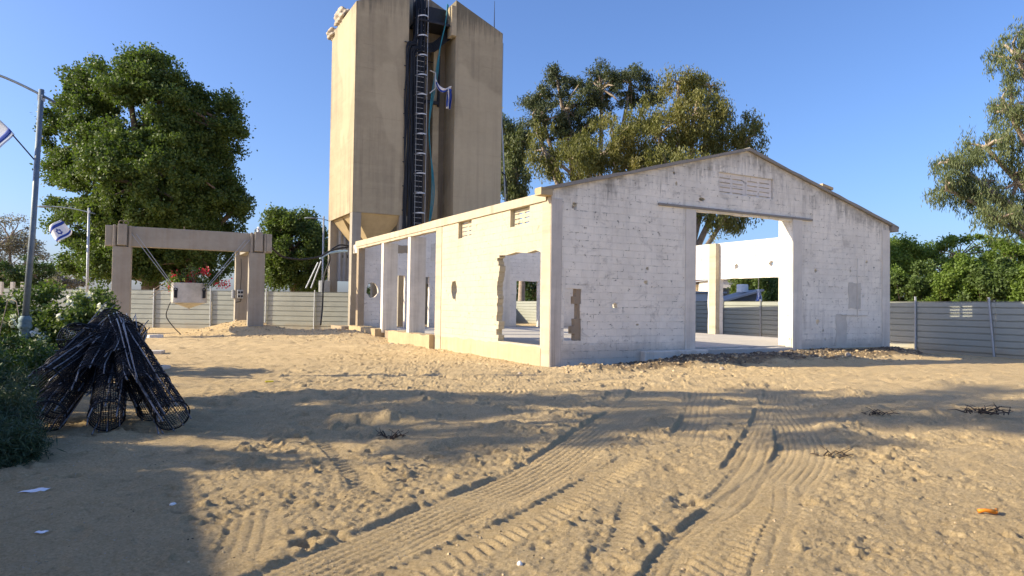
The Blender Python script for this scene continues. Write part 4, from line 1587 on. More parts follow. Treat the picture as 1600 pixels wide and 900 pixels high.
make_tree('round_shrub_tree', 'dark low tree below the grey half bare tree at far left', base_at(50, 58), .25, 1.0,
          [lobe(55, 425, 58, 34, 26), lobe(10, 430, 58, 34, 24), lobe(-40, 430, 58, 34, 24)],
          60, 12000, (.22, .12), M['l_dark'], M['bark'], 0, (.5, .8), .6, seed=9)
make_tree('distant_tree', 'small grey green tree in the gap left of the big dense tree', base_at(110, 80), .25, 1.5,
          [lobe(105, 438, 80, 30, 18), lobe(88, 442, 80, 14, 13)],
          40, 7000, (.25, .14), M['l_grey'], M['bark'], 0, (.5, .9), .5, seed=10)
make_tree('dark_eucalyptus', 'dark spreading gum tree with open crown behind the silo and warehouse', base_at(930, 60), .5, 5.0,
          [lobe(885, 170, 60, 58, 48), lobe(840, 158, 60, 30, 30), lobe(835, 190, 59, 22, 22), lobe(940, 140, 60, 48, 42), lobe(985, 130, 60, 38, 34), lobe(1010, 150, 61, 26, 30), lobe(870, 118, 60, 26, 16), lobe(900, 215, 60, 50, 40)],
          240, 36000, (.30, .09), M['l_eucd'], M['palebark'], .35, (.4, .85), .3, seed=12)
make_tree('olive_green_eucalyptus', 'olive and yellowish gum tree with drooping leaves behind the warehouse gable', base_at(1070, 54), .45, 4.5,
          [lobe(1030, 210, 54, 62, 60), lobe(1085, 185, 54, 52, 55), lobe(960, 225, 54, 55, 50), lobe(1130, 215, 55, 40, 45), lobe(1170, 215, 55, 28, 38), lobe(900, 250, 54, 60, 32), lobe(850, 235, 54, 26, 46), lobe(1060, 130, 55, 42, 22), lobe(1110, 135, 56, 18, 16), lobe(1140, 330, 52, 48, 34), lobe(1040, 280, 53, 90, 40)],
          420, 72000, (.32, .085), M['l_olive'], M['palebark'], .6, (.4, .85), .35, seed=14)
make_tree('grey_green_eucalyptus', 'grey green gum tree squeezed between the silo and the olive gum tree', base_at(815, 66), .35, 4.0,
          [lobe(805, 225, 66, 24, 30), lobe(800, 275, 66, 26, 40), lobe(785, 205, 66, 16, 20)],
          70, 16000, (.36, .12), M['l_euc'], M['palebark'], .6, (.5, 1.0), .5, seed=16)
make_tree('tall_gum_tree', 'tall airy gum tree with long drooping leaves at the right edge of the picture', base_at(1720, 36), .42, 4.5,
          [lobe(1590, 90, 36, 40, 60), lobe(1575, 175, 36, 36, 42), lobe(1540, 230, 36, 44, 32), lobe(1490, 255, 36, 34, 24), lobe(1480, 295, 36, 34, 26), lobe(1535, 300, 36, 44, 34), lobe(1590, 285, 36, 44, 46), lobe(1645, 200, 36, 60, 110), lobe(1660, 330, 36, 50, 40), lobe(1560, 345, 35, 50, 22), lobe(1700, 100, 37, 60, 80)],
          300, 40000, (.28, .05), M['l_euc'], M['palebark'], .75, (.28, .58), .3, seed=18)
# low bright trees beyond the right fence
rt_ = [(1408, 395, 60, 28, 22, 'small flat topped green tree rising beside the warehouse corner beyond the right fence'),
       (1500, 400, 60, 62, 34, 'broad bright green tree with a domed crown, mid-way along beyond the right fence'),
       (1570, 408, 57, 40, 34, 'bright green tree below the hanging gum branches beyond the right fence'),
       (1640, 400, 57, 50, 40, 'green tree cut off by the right edge beyond the fence')]
for i, (px, py, Y, rx, ry, lab) in enumerate(rt_):
    make_tree('broad_tree', lab, base_at(px, Y), .25, 1.5, [lobe(px, py, Y, rx, ry), lobe(px - rx * .4, py + ry * .8, Y - 1, rx * .7, ry * .8), lobe(px + rx * .4, py + ry * .9, Y, rx * .7, ry * .8)],
              80, 22000, (.24, .13), M['l_bright'], M['bark'], 0, (.5, .9), .7, 'trees beyond the right fence', seed=20 + i)


def bush(name, label, lobes, nclump, nleaf, leaf, mat, clump_r, cat='bush', seed=1, droop=0., group=None, base=None):
    r_ = np.random.default_rng(seed)
    cen = np.mean([l[:3] for l in lobes], 0) if base is None else np.array(base)
    bz = float(height(np.array([cen[0]]), np.array([cen[1]]), False)[0])
    root = empty(name, (cen[0], cen[1], bz), 0, label, cat, group)
    cc = []
    for l in lobes:
        for _ in range(max(2, nclump // len(lobes))):
            d = r_.normal(size=3)
            d /= np.linalg.norm(d)
            c = np.array(l[:3]) + d * r_.uniform(.45, 1) * np.array(l[3:6])
            c[2] = max(c[2], bz + .08)
            cc.append(c)
    cc = np.array(cc)
    idx = r_.integers(0, len(cc), nleaf)
    off = r_.normal(size=(nleaf, 3))
    off /= np.linalg.norm(off, axis=1)[:, None]
    off *= (r_.uniform(0, 1, nleaf) ** .5)[:, None] * r_.uniform(clump_r[0], clump_r[1], nleaf)[:, None]
    C = cc[idx] + off
    C[:, 2] = np.maximum(C[:, 2], bz + .01)
    A = r_.normal(size=(nleaf, 3))
    A[:, 2] -= droop
    me = leaf_mesh('foliage', C - np.array(root.location), A, r_.uniform(.6, 1.2, nleaf) * leaf[0] / 2, r_.uniform(.7, 1.2, nleaf) * leaf[1] / 2, seed)
    link('foliage', me, mat, root)
    rp = random.Random(seed)
    mb = MB()
    for c in cc[::max(1, len(cc) // 24)]:
        c = Vector(c) - Vector(root.location)
        s = Vector((c.x * .6, c.y * .6, -.05))
        mb.tube([s, s.lerp(c, .5) + Vector((rp.uniform(-.1, .1), 0, .1)), c], [.02, .014, .006], 5, False)
    mb.build('stems', M['twig'], root)
    return root, cc


# clipped hedge behind the right fence, as separate bushes
for i, px in enumerate((1380, 1440, 1500, 1560, 1625)):
    Y = 40 - i * 1.6
    bush('hedge_bush', ('dense green hedge bush beside the warehouse corner behind the right fence', 'dense green hedge bush behind the fence, just left of the upright fence post', 'hedge bush behind the fence over the bright slots of light', 'hedge bush behind the leaning fence post', 'hedge bush at the right picture edge behind the fence')[i],
         [lobe(px, 438, Y, 40, 36, 1.4), lobe(px + 20, 452, Y, 38, 34, 1.4), lobe(px - 15, 470, Y, 40, 40, 1.4)], 70, 17000, (.16, .10), M['l_bright'] if i % 2 == 0 else M['l_mid'], (.2, .5), seed=40 + i, group='hedge behind the right fence')
# bushes seen through the big door
for i, (px, py, Y, rx, ry, lab) in enumerate(((1215, 458, 50, 34, 36, 'dark green bush seen through the big door opening, beyond the fence'), (1165, 442, 60, 24, 20, 'dark leafy tree above the shed seen through the big door'))):
    make_tree('garden_tree', lab, base_at(px, Y), .2, .8, [lobe(px, py, Y, rx, ry), lobe(px + 8, py + 20, Y, rx, ry)], 60, 14000, (.2, .12), M['l_mid'], M['bark'], 0, (.4, .8), .6, 'trees seen through the big door', seed=60 + i)
# trees far behind, filling the openings of the rear wall
for i, px in enumerate((600, 660, 830, 900)):
    make_tree('background_tree', ('dark tree far behind the open bays of the warehouse', 'green tree far behind the rear doorway in the open bays', 'green tree top seen through the knocked out side doorway', 'green tree behind the middle of the warehouse')[i], base_at(px, 72), .3, 1.0,
              [lobe(px, 440, 72, 40, 34), lobe(px + 10, 460, 72, 36, 28)], 50, 9000, (.3, .18), M['l_dark'], M['bark'], 0, (.6, 1.1), .6, 'trees far behind the warehouse', seed=70 + i)

# ------------------------------------------------------------------ fences
def sheet_fence(name, label, A, Bp, posts, H=2.2, pitch=.28, zoff=-.05, post_top=.25, lean=None, n_panels=None, post_side=1, seed=0, front=1):
    A = Vector(A)
    Bp = Vector(Bp)
    L = (Bp - A).length
    d = (Bp - A).normalized()
    nrm = Vector((-d.y, d.x, 0)) * front
    root = empty(name, A, 0, label, 'fence')
    rp = random.Random(seed)
    pos = sorted(posts)
    edges = [0] + pos + [L]
    for i in range(len(edges) - 1):
        a, b_ = edges[i], edges[i + 1]
        if b_ - a < .3:
            continue
        # horizontally ribbed sheet: wide flats with a narrow groove
        prof = []
        z = 0
        while z < H - .01:
            z2 = min(H, z + pitch)
            prof += [(0, z), (0, z2 - .045), (-.045, z2 - .036), (-.045, z2 - .006)]
            z = z2
        prof.append((0, H))
        vs = []
        n = max(2, int((b_ - a) / 1.2))
        for k in range(n + 1):
            s = a + (b_ - a) * k / n
            wob = .012 * math.sin(s * 1.7 + i)
            base = d * (s + (.006 if k == 0 else 0) - (.006 if k == n else 0))
            for (o_, z) in prof:
                vs.append(base + nrm * (o_ + wob) + Vector((0, 0, z + zoff)))
        m_ = len(prof)
        fs = [(k * m_ + j, (k + 1) * m_ + j, (k + 1) * m_ + j + 1, k * m_ + j + 1) for k in range(n) for j in range(m_ - 1)]
        o = MB().add(vs, fs).build('sheet_panel', M['fence'], root)
        sd = o.modifiers.new('thick', 'SOLIDIFY')
        sd.thickness = .003
    for i, s in enumerate(pos):
        ln = (lean or {}).get(i, rp.uniform(-.02, .02))
        top = post_top + rp.uniform(-.05, .1)
        p0 = d * s + nrm * .05 + Vector((0, 0, -.4))
        p1 = d * (s + ln * H) + nrm * .05 + Vector((0, 0, H + top + zoff))
        o = MB().tube([p0, p1], .042, 8).build('post', M['galv'], root)
    return root


# right fence, runs parallel with the long side of the warehouse
rf0 = Vector((16.6, 30.0, -.12))
rdir = Vector((.424, -.906, 0)).normalized()
RB = rf0 - rdir * 40
RE = rf0 + rdir * 14


def fence_s(px, A, d):
    """distance along a fence where a picture column meets it"""
    k = (px - 800) / F
    # A.x + s d.x = k (A.y + s d.y)
    return (k * A.y - A.x) / (d.x - k * d.y)


ps = [fence_s(x, RB, rdir) for x in (1432, 1556)]
step = ps[1] - ps[0]
more = [ps[0] - 2.9 * i for i in range(1, 13)] + [ps[1] + 2.9 * i for i in range(1, 3)]
allp = sorted(ps + more)
idx = allp.index(ps[1])
sheet_fence('sheet_metal_fence', 'ribbed metal sheet fence along the right side of the warehouse with one leaning post', RB, RE, allp, 2.22, .25, -.1, .12, lean={idx: -.10}, front=-1, seed=2)
# left / back fence
LB = at(-60, 480, 41.0)
LE = at(560, 480, 38.9)
LB.z = LE.z = 0
ld = (LE - LB).normalized()
lp = sorted([fence_s(x, LB, ld) for x in (150, 242, 331, 416, 492)])
sheet_fence('sheet_metal_fence', 'pale ribbed metal sheet fence behind the concrete frame on the left', LB, LE, lp, 2.2, .28, .0, .12, seed=4, front=-1)
# fence along the back behind the warehouse
BB = at(560, 480, 46)
BE = RB.copy()
BB.z = BE.z = 0
bd = (BE - BB).normalized()
Lb = (BE - BB).length
sheet_fence('sheet_metal_fence', 'ribbed metal sheet fence far behind the warehouse seen through its rear doorways', BB, BE, [Lb * i / 9 for i in range(1, 9)], 2.2, .28, 0, .12, seed=6, front=-1)
# concrete pickets at the far left
for i, px in enumerate((2, 20, 36)):
    p = at(px, 445, 36)
    o = MB().box((0, 0, 1.1), (.16, .16, 2.6)).build('fence_picket', M['greycon'], None, bevel=.01)
    o.location = (p.x, p.y, 0.05)
    tag(o, ('leftmost pale picket standing behind the flowering bush at the left edge', 'middle pale picket behind the flowering bush, between two others', 'pale picket behind the flowering bush, nearest the lamp post')[i], 'fence post', 'pale pickets behind the flowering bush')

# ------------------------------------------------------------------ lamp posts and flags
def lamp_post(label, base, H, arm_len, heads=1, thick=True, lean=(0, 0), rise=.35, head_dir=Vector((-1, 0, 0)), head=True):
    root = empty('street_lamp', base, 0, label, 'street lamp', 'street lamps')
    lx, ly = lean
    top = Vector((lx, ly, H))
    if thick:
        MB().lathe([(.105, -.1), (.10, .9), (.095, .98), (.12, 1.0), (.13, 1.05), (.105, 1.10), (.12, 1.14), (.115, 1.2), (.075, 1.25)], (0, 0, 0), 20).build('pole_base', M['pole_base'], root, True)
    MB().tube([Vector((0, 0, .2 if not thick else 1.2)), top * .5, top], [.062, .058, .05], 12).build('pole', M['pole'] if thick else M['galv'], root, True)
    hd = head_dir.normalized()
    arm0 = top + Vector((0, 0, -.18))
    pts = []
    for i in range(13):
        t = i / 12
        pts.append(arm0 - hd * .28 + hd * (arm_len + .28) * t + Vector((0, 0, -.08 + rise * math.sin(t * PI * .55) * 1.0)))
    MB().tube(pts, [.026] * 13, 8).build('arm', M['pole'], root, True)
    MB().box(arm0, (.1, .1, .12)).build('arm_clamp', M['galv'], root)
    if head:
        hp_ = pts[-1]
        o = MB().lathe([(.001, -.5), (.05, -.45), (.11, -.2), (.12, .1), (.06, .3), (.001, .33)], (0, 0, 0), 14)
        rot = hd.to_track_quat('Z', 'X').to_matrix()
        sc = Matrix.Diagonal((.45, 1, 1))
        o.v = [tuple(rot @ (sc @ Vector(v)) + hp_ + hd * .2) for v in o.v]
        o.build('lamp_head', M['pole'], root, True)
    return root, top


p1 = at(40, 480, 14.0)
top1 = at(65, 140, 14.3)
lamp_post('grey street lamp post standing in the shrubs nearest the camera, its arm leaving the picture', (p1.x, p1.y, 0), top1.z, 2.2, lean=(top1.x - p1.x, .3), rise=.75)
p2 = at(136, 480, 31.5)
top2 = at(139, 325, 31.5)
lamp_post('smaller street lamp post farther off, with a curved arm before the big dense tree', (p2.x, p2.y, 0), top2.z, 1.9, thick=False, lean=(top2.x - p2.x, 0), rise=.30)
p3 = at(503, 480, 43)
r3, t3 = lamp_post('distant lamp post standing between the round tree and the silo', (p3.x, p3.y, 0), at(503, 338, 43).z, .7, thick=False, rise=.15)

# bracket arms with flags
a0 = at(54, 250, 14.2)
a1 = at(20, 211, 14.1)
MBp = MB().tube([a0, a1], .014, 6)
o = MBp.build('flag_staff', M['metal_dark'], None)
tag(o, 'thin dark staff slanting up from the nearest lamp post and holding a flag', 'flag staff')


def flag1(u, v):
    o_ = at(17, 208, 14.1)
    d1 = (at(-40, 150, 14.1) - o_).normalized()
    d2 = (at(-8, 262, 14.1) - o_).normalized()
    return o_ + d1 * 1.0 * (1 - v) * .75 * 1.0 - d1 * .0 + d2 * (1.05 * u) * (1 if True else 0) + Vector((0, .12 * math.sin(u * 6 + v * 2), .0))


star_flag('flag', 'flag at the left picture edge on the nearest lamp post, mostly cut off', lambda u, v: flag1(u, 1 - v))
b0 = at(137, 362, 31.4)
b1 = at(116, 352, 31.3)


def flag2(u, v):
    o_ = at(113, 361, 31.2)
    d1 = at(92, 344, 31.2) - o_
    d2 = at(96, 378, 31.2) - o_
    return o_ + d1 * v + d2 * 1.05 * u + Vector((0, .15 * math.sin(u * 5 + v * 2), -.05 * math.sin(v * 5)))


star_flag('flag', 'whole small blue and white flag hanging by the farther lamp post', flag2)
o = MB().tube([b0, b1, at(92, 343, 31.2)], .014, 6).build('flag_staff', M['metal_dark'], None)
tag(o, 'thin staff on the farther lamp post carrying the small whole flag', 'flag staff')


def flag3(u, v):
    o_ = at(1184, 452, 41)
    return o_ + Vector((.1 * math.sin(3 * v) + (u - .5) * (.16 + .16 * v), .12 * math.sin(9 * u + 2 * v), -.85 * v))


o = cloth_grid('flag', flag3, 16, 10, M['cloth'])
tag(o, 'limp folded blue flag in front of the dark shed, seen through the big door', 'flag', 'blue and white flags')
for (u0, u1) in ((.05, .45), (.6, .9)):
    cloth_grid('stripe', lambda u, v, u0=u0, u1=u1: flag3(u0 + (u1 - u0) * u, v) + Vector((0, -.006, 0)), 6, 10, M['blue'], o, .001)
p = at(1185, 480, 41.15)
o = MB().tube([(p.x, p.y, -.2), (p.x, p.y, at(1185, 430, 41.15).z)], .025, 6).build('flag_pole', M['house_y'], None)
tag(o, 'slim pale pole of the limp flag seen through the big door', 'flag pole')

# sagging cables from the frame to the silo
fe = FR + E1 * 5.9 + E2 * .3 + Vector((0, 0, FT - .45))
se = at(545, 386, 36.9)
o = MB()
pts = [fe, at(440, 402, 33), at(470, 406, 34), at(500, 402, 35), at(515, 392, 36), at(530, 388, 36.6), se]
P3 = []
for i in range(len(pts) - 1):
    for j in range(6):
        P3.append(pts[i].lerp(pts[i + 1], j / 6))
P3.append(pts[-1])
for _ in range(4):
    P3 = [P3[0]] + [(P3[i - 1] + P3[i] * 2 + P3[i + 1]) / 4 for i in range(1, len(P3) - 1)] + [P3[-1]]
o = MB().tube(P3, .045, 8).build('power_cable', M['black'], None, True)
tag(o, 'thick black cable sagging from the concrete frame across to the silo leg', 'cable')
for (lab, mat, dy, rr) in (('pale blue pipe arching beside the silo leg under the black cable', simple('pale_blue_pipe', (.35, .5, .62), .5), 5, .06), ('black pipe curving down the left silo leg to the ground', M['black'], 0, .04)):
    if dy:
        pts = [at(500, 404, 36), at(512, 396, 36.3), at(525, 393, 36.6), at(543, 392, 36.9)]
    else:
        pts = [at(545, 384, 36.8), at(530, 382, 36.6), at(514, 392, 36.4), at(516, 406, 36.4), at(508, 425, 36.3), at(505, 445, 36.2), at(504, 480, 36), at(501, 508, 35.5)]
    P3 = []
    for i in range(len(pts) - 1):
        for j in range(6):
            P3.append(pts[i].lerp(pts[i + 1], j / 6))
    P3.append(pts[-1])
    for _ in range(4):
        P3 = [P3[0]] + [(P3[i - 1] + P3[i] * 2 + P3[i + 1]) / 4 for i in range(1, len(P3) - 1)] + [P3[-1]]
    o = MB().tube(P3, rr, 8).build('pipe', mat, None, True)
    tag(o, lab, 'pipe')
o = MB().tube([at(478, 450, 40.5), at(497, 410, 40.5)], .05, 6).tube([at(486, 450, 40.5), at(502, 408, 40.5)], .05, 6).build('prop_poles', M['galv'], None)
tag(o, 'pair of slanting pale poles propped beside the silo above the fence', 'poles')

# ------------------------------------------------------------------ cages
def make_cage(name, label, A, Bp, rad, seed):
    A = Vector(A)
    Bp = Vector(Bp)
    ax = (Bp - A)
    L = ax.length
    ax.normalize()
    root = empty(name, A, 0, label, 'rebar cage', 'black rebar cages piled on the left')
    rp = random.Random(seed)
    u = ax.orthogonal().normalized()
    w = ax.cross(u)
    nb = 8
    for k in range(nb):
        a = 2 * PI * k / nb + rp.uniform(-.08, .08)
        d = u * math.cos(a) + w * math.sin(a)
        s0, s1 = rp.uniform(-.22, .0), L + rp.uniform(0, .25)
        bow = Vector((rp.uniform(-.03, .03), rp.uniform(-.03, .03), rp.uniform(-.03, .02)))
        pts = [d * (rad - .012) + ax * (s0 + (s1 - s0) * i / 7) + bow * math.sin(PI * i / 7) + Vector((rp.uniform(-.008, .008), 0, rp.uniform(-.008, .008))) for i in range(8)]
        if s0 < -.12:
            pts[0] += Vector((rp.uniform(-.05, .05), 0, rp.uniform(-.06, .03)))
        MB().tube(pts, .009, 5).build('long_bar', M['cage_bar'], root, True)
    for k in range(4):
        a = rp.uniform(0, 2 * PI)
        d = u * math.cos(a) + w * math.sin(a)
        f = rp.uniform(.3, .9)
        s0 = rp.uniform(-.25, L * .4)
        pts = [d * (rad + .01 + f * .12 * (i / 6) ** 2) + ax * (s0 + L * .75 * i / 6) + Vector((0, 0, -.05 * math.sin(i))) * .3 for i in range(7)]
        MB().tube(pts, .008, 5).build('loose_bar', M['cage_bar'], root, True)
    mb = MB()
    s = .04
    while s < L:
        mb.ring(ax * s + Vector((rp.uniform(-.004, .004), 0, 0)), ax + Vector((rp.uniform(-.03, .03),) * 3), rad * rp.uniform(.96, 1.02), .0042, 18, 4)
        s += rp.uniform(.034, .055)
    mb.build('hoops', M['cage'], root, True)
    for s in (0.02, L * .33, L * .66, L - .02):
        MB().ring(ax * s, ax, rad + .006, .009, 20, 5).build('stiffening_ring', M['cage'], root, True)
    # fine mesh liner, as thin crossed wires
    mb = MB()
    for k in range(36):
        a = 2 * PI * k / 36
        d = u * math.cos(a) + w * math.sin(a)
        a2 = a + .9
        d2 = u * math.cos(a2) + w * math.sin(a2)
        pts = [((d * (1 - q) + d2 * q).normalized()) * (rad - .02) + ax * (L * q) for q in [i / 8 for i in range(9)]]
        mb.tube(pts, .0048, 3, False)
    mb.build('wire_mesh', M['mesh_liner'], root)
    return root


CG = [((-5.3, 7.95), .19, (-5.95, 10.1, 1.02), 'black cage lying lowest at the front left, its open ring on the sand'),
      ((-4.68, 8.05), .19, (-5.75, 10.1, 1.05), 'black cage at the middle front of the pile with its round end on the sand'),
      ((-3.98, 8.2), .19, (-5.55, 9.9, 1.10), 'black cage farthest right in the pile, open end facing the tyre tracks'),
      ((-4.55, 8.85), .20, (-6.0, 10.5, 1.15), 'black cage leaning just behind the rightmost cage'),
      ((-5.65, 8.6), .22, (-6.1, 10.5, 1.0), 'black cage at the far left of the pile half hidden by the shrub'),
      ((-5.15, 8.5), .54, (-5.85, 10.2, 1.16), 'black cage resting across the two front cages'),
      ((-5.78, 8.9), .66, (-6.3, 10.9, 1.28), 'black cage end sticking out high on the left of the pile'),
      ((-5.85, 9.3), 1.04, (-6.4, 11.3, .95), 'topmost black cage with its ring standing against the white flowers'),
      ((-5.5, 9.1), .84, (-6.0, 10.8, 1.10), 'black cage on top in the middle of the pile'),
      ((-5.1, 9.0), .74, (-5.9, 10.8, 1.08), 'black cage on the upper right of the pile'),
      ((-4.6, 8.5), .48, (-5.8, 10.2, 1.22), 'black cage slanting between the front and upper right cages'),
      ((-5.6, 8.35), .52, (-5.9, 10.3, 1.10), 'black cage above the front left ring')]
for i, ((x, y), z, Bq, lab) in enumerate(CG):
    make_cage('rebar_cage', lab, (x, y, z + max(0, gz(x, y))), Bq, (.185 if i != 7 else .215), 100 + i)

# ------------------------------------------------------------------ shrubs at the left
def lob3(x, y, z, rx, ry, rz):
    return (x, y, z, rx, ry, rz)


fb, cc = bush('flowering_bush', 'white flowered leafy bush behind the cages and the lamp post',
              [lob3(-11.2, 15.5, 1.0, 1.1, .9, .95), lob3(-9.9, 15.3, 1.1, 1.0, .9, .95), lob3(-12.6, 15.6, 1.0, 1.2, .9, .95), lob3(-9.1, 14.9, .9, .55, .6, .75), lob3(-10.4, 14.4, .6, 1.4, .6, .6)],
              190, 42000, (.10, .055), M['l_mid'], (.12, .34), seed=80)
rr = random.Random(5)
r_ = np.random.default_rng(6)
fC = []
for c in cc:
    if rr.random() < .38 and c[1] < 15.9 and c[2] > .5:
        n = 14
        cen = np.array(c) + np.array([rr.uniform(-.2, .2), -.28, rr.uniform(0, .25)])
        fC.append(cen + r_.normal(0, .035, (n, 3)))
fC = np.concatenate(fC)
me = leaf_mesh('flowers', fC - np.array(fb.location), r_.normal(size=fC.shape), np.full(len(fC), .05), np.full(len(fC), .042), 3)
tag(link('flowers', me, M['petal'], fb), kind='stuff')
bush('leafy_shrub', 'dark leafy shrub around the foot of the nearest lamp post', [lob3(-8.9, 12.6, .45, 1.0, .7, .55), lob3(-10.2, 12.8, .6, 1.2, .8, .7), lob3(-8.0, 11.6, .35, .7, .6, .4), lob3(-9.6, 11.4, .5, 1.2, .8, .6)],
     110, 22000, (.09, .035), M['l_dark'], (.12, .32), seed=82)
bush('leafy_shrub', 'dark fine leaved shrub behind the low juniper, left of the cages', [lob3(-6.9, 9.0, .35, .6, .5, .45), lob3(-7.6, 9.7, .45, .9, .8, .5), lob3(-8.5, 10.2, .6, 1.0, .8, .6), lob3(-6.9, 9.2, .3, .5, .5, .35)],
     90, 20000, (.08, .025), M['l_dark'], (.12, .3), seed=83)
bush('juniper_shrub', 'feathery dark juniper shrub at the left picture edge in the shade', [lob3(-5.35, 7.2, .30, .42, .45, .36), lob3(-5.8, 7.6, .42, .5, .5, .42), lob3(-4.85, 6.6, .16, .28, .35, .22), lob3(-5.35, 6.6, .28, .4, .4, .34), lob3(-5.5, 6.2, .2, .4, .4, .28)],
     140, 42000, (.11, .010), M['l_juni'], (.10, .26), seed=84)
# arching bare stems
mb = MB()
for k in range(9):
    x0, y0 = -8.6 - .25 * k % 1.2, 11.6 + .2 * k % 1.0
    sx = rr.uniform(-1.2, 1.2)
    pts = [Vector((x0 + sx * t, y0 - .3 * t, .1 + 1.5 * math.sin(t * 2.2) * rr.uniform(.95, 1.05))) for t in [i / 9 for i in range(10)]]
    mb.tube(pts, .007, 5, False)
o = mb.build('arching_stems', M['palebark'], None)
tag(o, 'thin pale bare stems arching over the shrub by the nearest lamp post', 'stems')
# bougainvillea in the tub
tz = tubc.z + .49
r_ = np.random.default_rng(15)
root = empty('bougainvillea', (tubc.x, tubc.y, tz - .1), 0, 'straggly bougainvillea with pink red bracts growing out of the hanging drum', 'plant')
mb = MB()
tips = []
rp = random.Random(31)
for k in range(26):
    a = rp.uniform(-1.35, 1.35)
    L = rp.uniform(.5, 1.35)
    dirn = Vector((math.sin(a), rp.uniform(-.3, .3), abs(math.cos(a)) * .9 + .2))
    st = Vector((rp.uniform(-.35, .35), rp.uniform(-.3, .3), 0))
    pts = [st + dirn * L * t + Vector((0, 0, -.35 * t * t * L)) for t in (0, .25, .5, .75, 1)]
    mb.tube(pts, [.012, .010, .008, .006, .003], 4, False)
    tips += pts[2:]
for side in (-1,):
    for k in range(3):
        pts = [Vector((-.3, 0, .1)), Vector((-.8, 0, .3 - .1 * k)), Vector((-1.3, .1, .1 - .15 * k)), Vector((-1.6 - .1 * k, .1, -.1 - .2 * k))]
        mb.tube(pts, .010, 4, False)
mb.build('stems', M['palebark'], root)
tp = np.array([tuple(t) for t in tips])
C = tp[r_.integers(0, len(tp), 900)] + r_.normal(0, .09, (900, 3))
link('leaves', leaf_mesh('leaves', C, r_.normal(size=C.shape), np.full(900, .05), np.full(900, .03), 2), M['l_mid'], root)
C = np.concatenate([np.array([-.38, -.2, .18]) + r_.normal(0, 1, (900, 3)) * np.array([.2, .15, .13])])
link('leaves', leaf_mesh('leaves', C, r_.normal(size=C.shape), np.full(900, .05), np.full(900, .03), 2), M['l_bright'], root)
sel = tp[r_.integers(0, len(tp), 9)]
C = np.concatenate([s + r_.normal(0, .10, (30, 3)) for s in tp[r_.integers(0, len(tp), 16)]])
link('bracts', leaf_mesh('bracts', C, r_.normal(size=C.shape), np.full(len(C), .05), np.full(len(C), .04), 2), M['pink'], root)['kind'] = 'stuff'

# ------------------------------------------------------------------ loose things
def slab(label, px0, py0, px1, py1, depth, h, mat, name='kerb_slab', group='pale slabs lying behind the cages'):
    a = onground(px0, py0)
    b_ = onground(px1, py1)
    d = (b_ - a)
    d.z = 0
    L = d.length
    d.normalize()
    root = MB().box((0, 0, 0), (L, depth, h)).build(name, mat, None, bevel=.012)
    root.matrix_world = Matrix.Translation((a + b_) / 2 + Vector((0, 0, h / 2 - .01))) @ Matrix.Rotation(math.atan2(d.y, d.x), 4, 'Z')
    tag(root, label, 'slab', group)
    return root


slab('pale flat slab nearest the cages with a black rod on it', 209, 579, 258, 578, .35, .09, M['greycon'])
slab('pale flat slab in the middle, half sunk in the sand', 190, 552, 255, 552, .4, .10, M['greycon'])
slab('short pale block lying by the left post of the concrete frame', 230, 529, 252, 528, .25, .16, M['white'])
p = onground(232, 576)
o = MB().tube([p + Vector((-.35, -.02, .11)), p + Vector((.1, 0, .12)), p + Vector((.3, .03, .11))], .02, 6).build('iron_rod', M['black'], None)
tag(o, 'short black rod resting on the nearest pale slab', 'rod')
# orange piece, yellow scrap, paper
p = onground(1543, 803)
o = MB().tube([p + Vector((-.07, .01, .02)), p + Vector((-.02, .0, .03)), p + Vector((.055, -.015, .022))], [.017, .014, .02], 8).tube([p + Vector((.05, -.03, .02)), p + Vector((.08, .015, .035))], .011, 6).build('plastic_scrap', M['orange'], None, True)
tag(o, 'bright orange plastic scrap on the sand at the lower right', 'scrap')
p = onground(421, 597)
o = MB().box((0, 0, 0), (.16, .07, .03), Matrix.Rotation(.3, 3, 'Z')).build('plastic_scrap', M['yellow'], None, bevel=.008)
o.location = p + Vector((0, 0, .01))
tag(o, 'small yellow plastic scrap on the sand in front of the concrete frame', 'scrap')
p = onground(51, 770)
o = cloth_grid('paper_scrap', lambda u, v: Vector((-.09 + .17 * u + .03 * v, -.05 + .1 * v + .03 * math.sin(3 * u), .012 + .014 * u * v + .004 * math.sin(9 * u + 4 * v))), 6, 5, M['paper'], None, .001)
o.location = p
tag(o, 'crumpled white paper scrap on the shaded sand at lower left', 'paper')
p = onground(53, 832)
o = cloth_grid('paper_scrap', lambda u, v: Vector((.07 * u, .05 * v, .01 + .003 * math.sin(7 * u + 3 * v))), 5, 5, M['paper'], None, .001)
o.location = p
tag(o, 'tiny white paper bit near the bottom left picture corner', 'paper')


def twigs(px, py, n, L, label):
    p = onground(px, py)
    mb = MB()
    rp = random.Random(px)
    for k in range(n):
        a = rp.uniform(0, 2 * PI)
        s = Vector((rp.gauss(0, L * .5), rp.gauss(0, L * .35), .015))
        d = Vector((math.cos(a), math.sin(a) * .7, rp.uniform(0, .25)))
        l = L * rp.uniform(.3, .9)
        pts = [s, s + d * l * .5 + Vector((0, 0, rp.uniform(0, .05))), s + d * l]
        mb.tube(pts, [.010, .008, .004], 5, False)
        if rp.random() < .6:
            e = pts[1] + Vector((rp.uniform(-.1, .1), rp.uniform(-.1, .1), .05))
            mb.tube([pts[1], e], .004, 4, False)
    o = mb.build('twig_pile', M['twig'], None)
    o.location = p
    tag(o, label, 'twigs', 'dry twigs on the sand')


twigs(1540, 652, 26, .38, 'dark tangle of dry roots in the shadow band at the far right')
twigs(1370, 648, 9, .22, 'small dark root clump on a sand hump right of the tyre tracks')
twigs(1300, 715, 7, .2, 'few dry twigs beside the wide curved tyre track')
twigs(610, 665, 12, .16, 'dark twigs poking from the sand hump left of centre')

